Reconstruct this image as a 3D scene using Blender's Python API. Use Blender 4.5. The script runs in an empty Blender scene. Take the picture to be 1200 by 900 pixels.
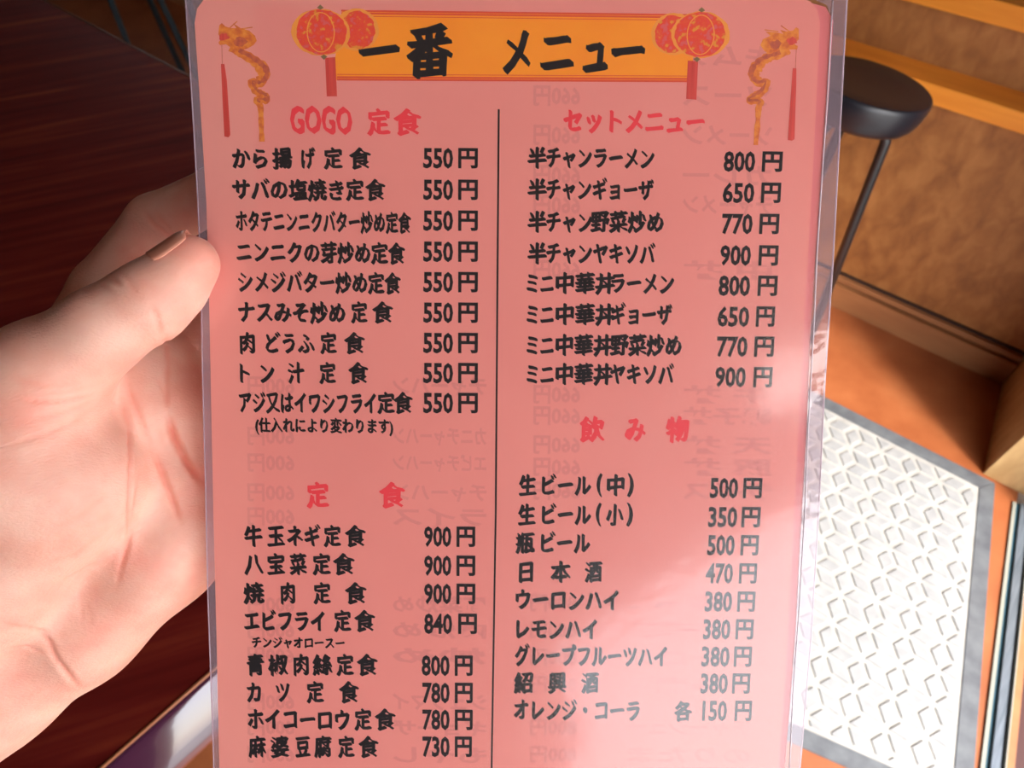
import bpy, bmesh, math, random
import numpy as np
from mathutils import Vector, Matrix, noise

# measured layout, in millimetres on the menu sheet and in the hand's own frame
MENU_MATRIX = [[0.790651, -0.434477, 0.431394, -0.089833], [0.611607, 0.593167, -0.523536, 0.107823], [-0.028424, 0.677778, 0.734717, 1.510138], [0.0, 0.0, 0.0, 1.0]]
TEXT_ROWS = [["menu_title", "ink", [["一", -51.78, -38.05, 109.35, 15.52], ["番", -36.09, -20.68, 109.55, 15.52], ["メ", -4.43, 4.81, 109.9, 15.52], ["ニ", 7.9, 19.1, 110.06, 15.51], ["ュ", 21.9, 30.31, 110.22, 15.52], ["ー", 31.15, 42.35, 110.35, 15.52]]], ["section_heading", "red", [["GOGO", -74.69, -54.03, 87.22, 8.47]]], ["section_heading", "red", [["定", -49.22, -41.29, 86.92, 8.75], ["食", -40.44, -31.09, 87.03, 8.75]]], ["dish_name", "ink", [["から", -94.34, -82.38, 74.69, 7.19], ["揚", -80.96, -74.12, 74.84, 7.19], ["げ", -71.27, -66.43, 74.94, 7.19], ["定", -63.87, -57.32, 75.03, 7.19], ["食", -55.33, -47.92, 75.14, 7.19]]], ["dish_name", "ink", [["サバの塩焼き", -94.67, -57.18, 64.57, 7.26], ["定", -56.61, -50.31, 64.84, 7.27], ["食", -50.03, -43.16, 64.93, 7.26]]], ["dish_name", "ink", [["ホタテニンニクバター炒め定食", -93.86, -34.61, 54.19, 7.34]]], ["dish_name", "ink", [["ニンニクの芽炒め定食", -93.9, -36.68, 43.98, 7.41]]], ["dish_name", "ink", [["シメジバター炒め定食", -93.64, -38.18, 33.95, 7.48]]], ["dish_name", "ink", [["ナスみそ炒め", -93.95, -57.19, 23.73, 7.55], ["定", -55.44, -49.61, 24.01, 7.55], ["食", -48.15, -40.86, 24.1, 7.55]]], ["dish_name", "ink", [["肉", -93.7, -88.42, 13.04, 7.63], ["どうふ", -84.9, -67.9, 13.21, 7.63], ["定", -66.14, -60.27, 13.38, 7.62], ["食", -57.93, -50.6, 13.49, 7.62]]], ["dish_name", "ink", [["ト", -94.02, -90.48, 2.71, 7.69], ["ン", -86.95, -81.94, 2.81, 7.7], ["汁", -77.52, -71.63, 2.93, 7.7], ["定", -66.62, -60.73, 3.06, 7.69], ["食", -56.61, -49.54, 3.19, 7.69]]], ["dish_name", "ink", [["アジ又はイワシフライ", -94.64, -46.98, -7.43, 7.77], ["定", -46.69, -40.47, -7.1, 7.77], ["食", -41.06, -34.25, -7.02, 7.76]]], ["dish_name", "ink", [["(仕入れにより変わります)", -89.25, -41.12, -15.75, 6.02]]], ["price", "sans", [["550", -30.55, -20.58, 75.47, 6.78], ["円", -18.87, -12.32, 75.59, 6.77]]], ["price", "sans", [["550", -30.57, -20.55, 65.19, 6.84], ["円", -18.83, -12.25, 65.31, 6.84]]], ["price", "sans", [["550", -30.59, -20.52, 55.03, 6.9], ["円", -18.8, -12.18, 55.16, 6.91]]], ["price", "sans", [["550", -30.61, -20.49, 44.74, 6.97], ["円", -18.76, -12.11, 44.87, 6.98]]], ["price", "sans", [["550", -30.63, -20.46, 34.53, 7.04], ["円", -18.72, -12.04, 34.66, 7.04]]], ["price", "sans", [["550", -30.64, -20.43, 24.2, 7.11], ["円", -18.68, -11.97, 24.32, 7.11]]], ["price", "sans", [["550", -30.66, -20.4, 13.84, 7.18], ["円", -18.64, -11.9, 13.96, 7.17]]], ["price", "sans", [["550", -30.68, -20.37, 3.45, 7.25], ["円", -18.61, -11.83, 3.58, 7.25]]], ["price", "sans", [["550", -30.7, -20.34, -6.96, 7.32], ["円", -18.57, -11.76, -6.83, 7.32]]], ["section_heading", "red", [["定", -71.93, -63.81, -40.14, 9.54], ["食", -46.39, -37.07, -39.82, 9.54]]], ["dish_name", "ink", [["牛", -94.31, -87.66, -55.3, 8.11], ["玉", -86.14, -79.79, -55.2, 8.11], ["ネギ", -79.19, -67.09, -55.08, 8.11], ["定", -66.18, -59.83, -54.95, 8.12], ["食", -58.62, -51.06, -54.85, 8.12]]], ["dish_name", "ink", [["八", -94.63, -87.64, -65.64, 8.19], ["宝", -86.42, -80.04, -65.54, 8.18], ["菜", -78.52, -72.14, -65.45, 8.19], ["定", -70.32, -63.63, -65.34, 8.18], ["食", -63.02, -55.12, -65.25, 8.19]]], ["dish_name", "ink", [["焼", -95.26, -87.63, -76.4, 8.27], ["肉", -81.82, -76.63, -76.25, 8.27], ["定", -70.22, -63.81, -76.09, 8.27], ["食", -58.92, -50.98, -75.95, 8.26]]], ["dish_name", "ink", [["エビフライ", -95.27, -66.13, -86.64, 8.35], ["定", -63.06, -56.62, -86.39, 8.34], ["食", -55.7, -48.03, -86.29, 8.34]]], ["dish_name", "ink", [["チンジャオロースー", -92.75, -59.19, -94.79, 4.52]]], ["dish_name", "ink", [["青", -94.85, -88.36, -103.42, 8.47], ["椒", -87.12, -79.71, -103.33, 8.47], ["肉", -77.85, -72.29, -103.22, 8.46], ["絲", -71.06, -63.64, -103.12, 8.47], ["定", -62.4, -55.91, -103.03, 8.47], ["食", -54.99, -47.26, -102.92, 8.47]]], ["dish_name", "ink", [["カ", -95.16, -89.89, -113.9, 8.54], ["ツ", -84.61, -79.33, -113.77, 8.54], ["定", -73.43, -66.91, -113.62, 8.55], ["食", -61.64, -54.19, -113.47, 8.55]]], ["dish_name", "ink", [["ホイコーロウ", -95.17, -57.74, -124.27, 8.63], ["定", -56.18, -49.63, -123.98, 8.62], ["食", -48.7, -40.9, -123.88, 8.62]]], ["dish_name", "ink", [["麻", -95.17, -88.59, -135.12, 8.71], ["婆", -87.03, -80.13, -135.01, 8.71], ["豆", -77.94, -72.3, -134.91, 8.7], ["腐", -71.05, -64.47, -134.82, 8.7], ["定", -62.28, -56.01, -134.72, 8.71], ["食", -54.76, -47.24, -134.62, 8.71]]], ["price", "sans", [["900", -30.49, -20.81, -54.8, 7.65], ["円", -18.99, -12.34, -54.68, 7.64]]], ["price", "sans", [["900", -30.51, -20.78, -65.46, 7.72], ["円", -18.96, -12.27, -65.34, 7.72]]], ["price", "sans", [["900", -30.53, -20.75, -75.91, 7.79], ["円", -18.92, -12.2, -75.78, 7.79]]], ["price", "sans", [["840", -30.55, -20.42, -87.09, 7.86], ["円", -18.27, -11.52, -86.96, 7.86]]], ["price", "sans", [["800", -31.5, -21.3, -102.95, 7.98], ["円", -19.45, -12.96, -102.82, 7.98]]], ["price", "sans", [["780", -31.21, -21.28, -113.41, 8.05], ["円", -19.41, -12.89, -113.29, 8.06]]], ["price", "sans", [["780", -31.23, -21.25, -123.81, 8.13], ["円", -19.38, -12.83, -123.69, 8.12]]], ["price", "sans", [["730", -31.26, -21.23, -134.31, 8.2], ["円", -19.35, -13.08, -134.19, 8.2]]], ["section_heading", "red", [["セットメニュー", 15.91, 62.92, 88.22, 8.19]]], ["dish_name", "ink", [["半", 4.19, 10.74, 76.02, 7.19], ["チャンラーメン", 10.46, 46.63, 76.27, 7.18]]], ["price", "sans", [["800", 69.75, 80.29, 75.6, 6.78], ["円", 82.57, 89.41, 75.73, 6.78]]], ["dish_name", "ink", [["半", 4.35, 10.93, 65.73, 7.25], ["チャンギョーザ", 10.64, 46.7, 65.99, 7.26]]], ["price", "sans", [["650", 69.93, 80.52, 65.45, 6.84], ["円", 82.81, 89.4, 65.58, 6.84]]], ["dish_name", "ink", [["半", 4.5, 11.12, 55.08, 7.33], ["チャン", 10.83, 26.36, 55.2, 7.33], ["野菜炒め", 25.79, 50.52, 55.45, 7.33]]], ["price", "sans", [["770", 70.11, 80.47, 55.2, 6.91], ["円", 82.77, 89.39, 55.33, 6.91]]], ["dish_name", "ink", [["半", 4.66, 11.31, 44.59, 7.41], ["チャンヤキソバ", 11.02, 48.01, 44.85, 7.4]]], ["price", "sans", [["900", 70.01, 80.42, 44.7, 6.98], ["円", 83.03, 89.68, 44.84, 6.98]]], ["dish_name", "ink", [["ミニ", 4.51, 13.81, 34.59, 7.47], ["中華丼", 14.39, 34.72, 34.77, 7.47], ["ラーメン", 33.26, 54.76, 35.02, 7.47]]], ["price", "sans", [["800", 69.9, 80.65, 34.54, 7.05], ["円", 83.26, 89.94, 34.67, 7.05]]], ["dish_name", "ink", [["ミニ", 4.67, 14.01, 24.04, 7.55], ["中華丼", 14.59, 35.02, 24.23, 7.54], ["ギョーザ", 33.56, 54.57, 24.46, 7.55]]], ["price", "sans", [["650", 70.07, 80.88, 24.12, 7.11], ["円", 83.21, 89.63, 24.26, 7.12]]], ["dish_name", "ink", [["ミニ", 4.82, 14.21, 13.54, 7.63], ["中華丼", 14.79, 34.44, 13.72, 7.62], ["野菜炒め", 33.56, 58.2, 13.98, 7.62]]], ["price", "sans", [["770", 70.25, 80.81, 13.82, 7.18], ["円", 83.15, 89.9, 13.96, 7.19]]], ["dish_name", "ink", [["ミニ", 4.97, 14.4, 3.52, 7.7], ["中華丼", 14.98, 34.73, 3.71, 7.69], ["ヤキソバ", 33.84, 55.94, 3.96, 7.69]]], ["price", "sans", [["900", 70.13, 80.74, 3.29, 7.25], ["円", 83.39, 89.88, 3.43, 7.26]]], ["section_heading", "red", [["飲", 23.68, 32.6, -15.52, 9.33], ["み", 39.43, 46.86, -15.33, 9.34], ["物", 53.7, 62.02, -15.15, 9.34]]], ["dish_name", "ink", [["生", 2.84, 9.14, -35.7, 7.98], ["ビール", 10.94, 28.34, -35.53, 7.98], ["(", 30.14, 32.24, -35.39, 7.98], ["中", 33.74, 40.03, -35.32, 7.98], [")", 40.93, 43.33, -35.26, 7.97]]], ["price", "sans", [["500", 70.08, 79.98, -35.92, 7.52], ["円", 81.78, 88.39, -35.8, 7.52]]], ["dish_name", "ink", [["生", 2.68, 9.01, -46.34, 8.05], ["ビール", 11.12, 28.6, -46.16, 8.05], ["(", 30.11, 32.22, -46.02, 8.05], ["小", 33.73, 40.05, -45.95, 8.05], [")", 40.96, 43.37, -45.88, 8.05]]], ["price", "sans", [["350", 69.94, 80.19, -46.41, 7.59], ["円", 81.7, 88.33, -46.3, 7.59]]], ["dish_name", "ink", [["瓶", 1.91, 8.87, -56.61, 8.12], ["ビール", 10.99, 28.55, -56.44, 8.13]]], ["price", "sans", [["500", 70.08, 79.77, -56.69, 7.66], ["円", 81.89, 88.26, -56.57, 7.66]]], ["dish_name", "ink", [["日", 3.26, 8.43, -67.28, 8.21], ["本", 14.52, 21.82, -67.13, 8.21], ["酒", 26.69, 33.08, -66.99, 8.2]]], ["price", "sans", [["470", 69.92, 79.66, -67.07, 7.74], ["円", 81.79, 88.18, -66.94, 7.73]]], ["dish_name", "ink", [["ウーロンハイ", 2.18, 39.17, -77.57, 8.28]]], ["price", "sans", [["380", 70.07, 79.85, -77.53, 7.81], ["円", 81.69, 88.11, -77.41, 7.81]]], ["dish_name", "ink", [["レモンハイ", 2.62, 31.81, -88.5, 8.37]]], ["price", "sans", [["380", 69.9, 79.73, -87.95, 7.88], ["円", 81.57, 88.03, -87.83, 7.87]]], ["dish_name", "ink", [["グレープフルーツハイ", 2.14, 57.37, -98.52, 8.44]]], ["price", "sans", [["380", 69.73, 79.91, -98.29, 7.96], ["円", 81.45, 87.93, -98.16, 7.95]]], ["dish_name", "ink", [["紹", 1.96, 9.09, -109.09, 8.52], ["興", 14.36, 21.18, -108.94, 8.51], ["酒", 26.45, 32.95, -108.79, 8.52]]], ["price", "sans", [["380", 69.85, 79.77, -108.56, 8.03], ["円", 81.32, 87.83, -108.44, 8.03]]], ["dish_name", "ink", [["オレンジ・コーラ", 2.09, 48.18, -119.38, 8.59]]], ["price", "sans", [["各", 60.64, 67.18, -119.23, 8.1], ["150", 70.92, 79.95, -119.09, 8.1], ["円", 82.76, 88.98, -118.96, 8.1]]]]
SHOW_THROUGH = [[["キムチ", 54.73, 84.17, 109.26, 6.6], ["660円", 5.68, 21.09, 108.66, 6.6]], [["ソース", 55.23, 84.85, 96.6, 6.6], ["660円", 5.87, 21.39, 95.99, 6.6]], [["ソーメン", 55.73, 85.52, 84.05, 6.6], ["660円", 6.07, 21.68, 83.44, 6.6]], [["カレー", 56.24, 86.22, 71.07, 6.6], ["660円", 6.27, 21.98, 70.46, 6.6]], [["チャーメン", 56.63, 86.75, 61.3, 6.6], ["660円", 6.43, 22.2, 60.69, 6.6]], [["中 丼", 57.48, 87.91, 39.77, 6.6], ["660円", 6.77, 22.7, 39.15, 6.6]], [["牛 丼", 59.16, 90.2, -2.84, 6.6], ["660円", 7.43, 23.69, -3.48, 6.6]], [["親子丼", 59.46, 90.6, -10.31, 6.6], ["660円", 7.55, 23.86, -10.95, 6.6]], [["天 丼", 59.86, 91.15, -20.55, 6.6], ["660円", 7.71, 24.1, -21.19, 6.6]], [["豚 丼", 60.17, 91.58, -28.45, 6.6], ["660円", 7.84, 24.28, -29.09, 6.6]], [["ライス", 60.51, 92.04, -37.02, 6.6], ["660円", 7.97, 24.48, -37.66, 6.6]], [["瓶", 42.25, 86.6, -78.25, 6.6], ["800円", 7.39, 24.21, -78.68, 6.6]], [["茶", 42.57, 87.11, -88.5, 6.6], ["800円", 7.54, 24.44, -88.93, 6.6]], [["ウーロン", 42.88, 87.63, -98.84, 6.6], ["800円", 7.7, 24.67, -99.27, 6.6]], [["烏龍", 43.2, 88.16, -109.27, 6.6], ["800円", 7.86, 24.91, -109.71, 6.6]], [["チャーシュー", 43.71, 88.99, -125.77, 6.6], ["800円", 8.11, 25.28, -126.21, 6.6]], [["のりたま", 44.04, 89.53, -136.46, 6.6], ["800円", 8.27, 25.53, -136.9, 6.6]], [["チャーハン", -41.32, -8.85, -1.1, 6.6], ["600円", -91.5, -75.26, -1.72, 6.6]], [["カニチャーハン", -41.44, -8.7, -18.77, 6.6], ["600円", -92.03, -75.66, -19.39, 6.6]], [["エビチャーハン", -41.5, -8.63, -28.17, 6.6], ["600円", -92.31, -75.87, -28.8, 6.6]], [["チャーハン", -41.57, -8.54, -38.89, 6.6], ["600円", -92.63, -76.11, -39.51, 6.6]], [["ライス", -41.63, -8.47, -47.53, 6.6], ["600円", -92.89, -76.31, -48.16, 6.6]], [["野菜炒め", -41.85, -8.2, -79.92, 6.6], ["600円", -93.86, -77.03, -80.56, 6.6]], [["肉炒め", -41.92, -8.12, -89.53, 6.6], ["600円", -94.14, -77.25, -90.18, 6.6]], [["炒め", -41.98, -8.04, -99.23, 6.6], ["600円", -94.43, -77.46, -99.87, 6.6]], [["シュウマイ", -42.1, -7.9, -116.89, 6.6], ["600円", -94.96, -77.86, -117.54, 6.6]], [["ギョーザ", -42.17, -7.82, -126.83, 6.6], ["600円", -95.26, -78.08, -127.48, 6.6]], [["もやし", -42.24, -7.73, -137.52, 6.6], ["600円", -95.58, -78.32, -138.17, 6.6]]]
PAPER = [[-105.23, 117.43], [-104.22, 121.94], [-101.6, 125.14], [-97.38, 126.51], [-1.56, 127.16], [92.37, 127.78], [95.78, 126.51], [98.17, 123.9], [99.26, 119.67], [99.41, 105.78], [99.76, 74.38], [99.81, 44.87], [99.99, 7.15], [100.13, -25.83], [100.45, -62.96], [100.65, -104.64], [100.02, -141.15], [99.71, -161.56], [-105.23, -164.08], [-106.12, -143.68], [-105.45, -97.42], [-104.89, -46.76], [-104.41, -16.23], [-103.71, 28.02], [-103.44, 59.34], [-104.31, 89.74]]
CLEAR = [[-105.23, 117.43], [-104.22, 121.94], [-101.6, 125.14], [-97.38, 126.51], [-1.56, 127.16], [94.3, 128.07], [100.85, 125.51], [103.38, 120.78], [103.32, 95.01], [102.9, 74.42], [102.26, 44.9], [102.11, 16.0], [102.7, -13.69], [102.82, -56.66], [103.12, -88.4], [102.63, -117.76], [102.06, -141.13], [101.3, -161.55], [-105.23, -164.08], [-106.12, -143.68], [-105.45, -97.42], [-104.89, -46.76], [-104.41, -16.23], [-103.71, 28.02], [-103.44, 59.34], [-104.31, 89.74]]
FILM = [[-108.16, 127.69], [108.15, 128.76], [107.7, 127.18], [108.08, 86.89], [108.48, 44.97], [108.3, 1.33], [109.02, -44.13], [109.16, -91.55], [108.04, -141.05], [107.84, -164.9], [-108.53, -167.56], [-108.32, -143.71], [-108.15, -103.94], [-108.14, -78.19], [-107.45, -34.48], [-107.12, -1.31], [-106.4, 33.75], [-106.49, 62.1], [-107.21, 95.15]]
BACKSHEET = [[-84.98, 123.23], [92.97, 127.0], [100.88, 124.99], [103.66, 120.79], [103.6, 95.02], [103.18, 74.43], [102.41, 44.9], [102.4, 16.0], [102.99, -13.68], [103.12, -56.65], [103.43, -88.39], [102.94, -117.75], [102.38, -141.12], [101.61, -161.54], [-93.18, -163.93]]
CREASE = [[102.91, 128.17], [102.92, 119.19], [103.04, 95.01], [102.81, 75.81], [102.7, 44.9], [103.05, 24.76], [103.29, -13.68], [103.9, -44.2], [103.98, -81.97], [103.62, -107.88], [103.95, -141.1], [104.15, -161.51]]
BANNER = [[-56.91, 121.99], [-1.5, 121.88], [57.58, 121.81], [58.44, 100.97], [-1.24, 100.77], [-60.61, 100.05]]
BANTOP = [[-57.2, 121.06], [55.94, 121.13]]
BANBOT = [[-58.91, 101.01], [56.71, 101.89]]
DIVIDER = [[-5.5, 91.5], [-5.37, 34.99], [-5.17, -45.53], [-5.78, -144.14]]
ART = {"LAN": [[[-64.0, 115.01], [-52.25, 115.95]], [[60.35, 115.74], [51.4, 115.9]]], "TAS": [[[-62.74, 107.01], [-59.37, 107.32], [-59.0, 94.92], [-62.39, 94.88]], [[56.48, 107.67], [59.86, 107.45], [59.8, 95.3], [56.41, 95.53]]], "SCALE": 0.2802, "DRL": [[[-93.75, 110.11], 1.4], [[-90.45, 108.28], 1.54], [[-86.59, 106.19], 1.68], [[-83.58, 103.54], 2.1], [[-83.09, 100.85], 1.96], [[-85.11, 98.93], 1.68], [[-87.36, 99.18], 1.12], [[-86.03, 96.49], 1.26], [[-83.25, 94.9], 1.4], [[-82.45, 93.55], 1.4], [[-85.83, 93.51], 0.98], [[-84.47, 91.62], 1.12], [[-84.31, 87.26], 0.95], [[-84.23, 80.13], 0.87]], "DRR": [[[89.67, 111.56], 1.4], [[86.12, 109.91], 1.54], [[81.98, 108.52], 1.68], [[79.05, 105.53], 2.1], [[78.62, 102.83], 1.96], [[80.69, 100.97], 1.68], [[82.93, 101.27], 1.12], [[81.68, 98.28], 1.26], [[78.67, 96.34], 1.4], [[77.88, 95.25], 1.4], [[81.28, 95.02], 0.98], [[80.53, 93.1], 1.12], [[80.47, 88.74], 0.95], [[80.16, 81.05], 0.87]], "HL": [[-97.16, 116.73], [-96.3, 117.54], [-95.22, 116.49], [-93.56, 115.98], [-91.61, 116.0], [-92.67, 117.58], [-90.21, 116.02], [-87.44, 115.26], [-85.54, 113.68], [-85.02, 112.09], [-86.18, 110.74], [-88.17, 109.65], [-91.0, 108.81], [-93.21, 109.59], [-95.13, 110.9], [-97.1, 110.61], [-97.63, 111.4], [-96.75, 112.48], [-97.54, 114.07]], "HR": [[92.38, 117.99], [91.51, 118.52], [90.45, 117.44], [88.51, 117.15], [86.25, 117.65], [87.44, 116.34], [85.18, 116.84], [81.53, 117.06], [83.28, 115.75], [80.82, 114.66], [80.08, 112.78], [81.57, 110.93], [84.18, 109.35], [87.22, 110.19], [89.67, 111.56], [92.19, 111.59], [92.41, 112.67], [91.26, 113.19], [92.56, 114.8]], "WHIS": [[[-94.13, 115.71], [-91.26, 118.13]], [[-90.22, 115.75], [-86.3, 116.33]], [[89.35, 117.16], [86.46, 118.98]], [[85.72, 117.12], [81.22, 117.59]], [[-96.54, 110.61], [-96.6, 104.45]], [[91.91, 111.59], [91.97, 105.69]]], "STK": [[[-97.02, 104.72], [-95.89, 104.73], [-95.23, 99.35], [-94.66, 82.2], [-95.26, 81.37], [-96.67, 81.63], [-96.87, 92.56]], [[91.13, 105.68], [92.25, 105.69], [92.56, 100.3], [92.98, 83.13], [92.16, 82.57], [90.72, 82.83], [90.9, 94.86]]], "BLOT": [[-64.0, 115.01], [60.35, 115.74]]}
HAND_CONES = [[1, [-104.7, -39.0, 221.5], 9.6, [-117.7, -27.2, 220.0], 11.2], [1, [-110.1, -30.7, 223.0], 9.8, [-116.6, -24.4, 222.0], 10.8], [1, [-117.7, -27.2, 220.0], 11.2, [-130.9, -17.5, 219.0], 13.0], [1, [-130.9, -17.5, 219.0], 13.0, [-152.1, -1.9, 222.0], 18.5], [1, [-152.1, -1.9, 222.0], 18.5, [-163.1, 25.3, 225.0], 27], [0, [-165.3, 25.7, 228.0], 26, [-153.7, 34.8, 232.0], 25], [0, [-153.7, 31.9, 232.0], 25, [-183.0, 66.0, 240.0], 26], [0, [-183.0, 66.0, 240.0], 26, [-202.9, 89.2, 246.0], 23], [0, [-135.9, 62.2, 262.0], 23.5, [-165.4, 93.3, 262.0], 20.5], [0, [-165.4, 93.3, 262.0], 20.5, [-196.5, 117.9, 262.0], 20], [0, [-196.5, 117.9, 262.0], 20, [-286.9, 199.2, 255.0], 22], [0, [-202.9, 89.2, 246.0], 22, [-302.5, 154.3, 242.0], 24], [0, [-191.2, 105.2, 255.0], 22, [-296.9, 178.1, 250.0], 25], [0, [-187.0, 80.6, 258.0], 20, [-168.3, -9.9, 264.0], 14], [0, [-182.0, 81.2, 260.0], 20, [-144.5, -1.7, 272.0], 14], [0, [-173.6, 81.9, 262.0], 20, [-131.9, 22.3, 274.0], 14], [0, [-160.5, 81.9, 262.0], 20, [-125.0, 47.9, 274.0], 15], [0, [-135.9, 62.2, 262.0], 22, [-130.9, 37.4, 272.0], 17], [0, [-157.2, 29.5, 262.0], 20, [-139.7, 36.6, 266.0], 18], [0, [-139.9, -8.1, 259.0], 13, [-123.4, 23.1, 264.0], 14], [0, [-147.6, 0.0, 254.0], 14, [-133.8, 35.5, 258.0], 17], [0, [-158.8, -3.2, 254.0], 14, [-148.1, 28.4, 252.0], 18], [0, [-133.1, -6.6, 263.0], 12, [-123.3, 16.8, 268.0], 13], [0, [-123.4, 23.1, 264.0], 14, [-123.8, 49.5, 264.0], 18], [0, [-142.4, 3.8, 251.0], 13, [-127.4, 11.0, 258.0], 14], [0, [-139.7, -3.2, 254.0], 12, [-135.4, 9.4, 252.0], 12], [2, [-168.3, -14.8, 264.0], 14, [-157.1, -36.2, 263.0], 11.6], [2, [-157.1, -36.2, 263.0], 11.6, [-136.2, -61.6, 262.0], 10.9], [2, [-136.2, -61.6, 262.0], 10.9, [-107.3, -72.4, 254.0], 9.2], [2, [-107.3, -72.4, 254.0], 9.2, [-83.9, -56.7, 241.3], 8], [3, [-146.6, -2.7, 274.0], 13.5, [-125.1, -19.1, 278.0], 11.5], [3, [-125.1, -19.1, 278.0], 11.5, [-101.0, -34.2, 274.0], 10.4], [3, [-101.0, -34.2, 274.0], 10.4, [-75.0, -35.5, 263.0], 9], [3, [-75.0, -35.5, 263.0], 9, [-53.7, -25.2, 245.6], 8], [4, [-132.3, 22.3, 275.0], 13, [-112.0, 8.8, 280.0], 11.2], [4, [-112.0, 8.8, 280.0], 11.2, [-90.0, 0.0, 277.0], 10], [4, [-90.0, 0.0, 277.0], 10, [-66.1, -1.0, 267.0], 8.8], [4, [-66.1, -1.0, 267.0], 8.8, [-47.2, 5.6, 248.5], 7.8], [5, [-124.0, 47.9, 274.0], 12.5, [-107.7, 38.2, 278.0], 10], [5, [-107.7, 38.2, 278.0], 10, [-88.0, 32.8, 276.0], 8.8], [5, [-88.0, 32.8, 276.0], 8.8, [-69.7, 30.8, 268.0], 7.8], [5, [-69.7, 30.8, 268.0], 7.8, [-52.7, 32.0, 251.0], 7]]
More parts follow.
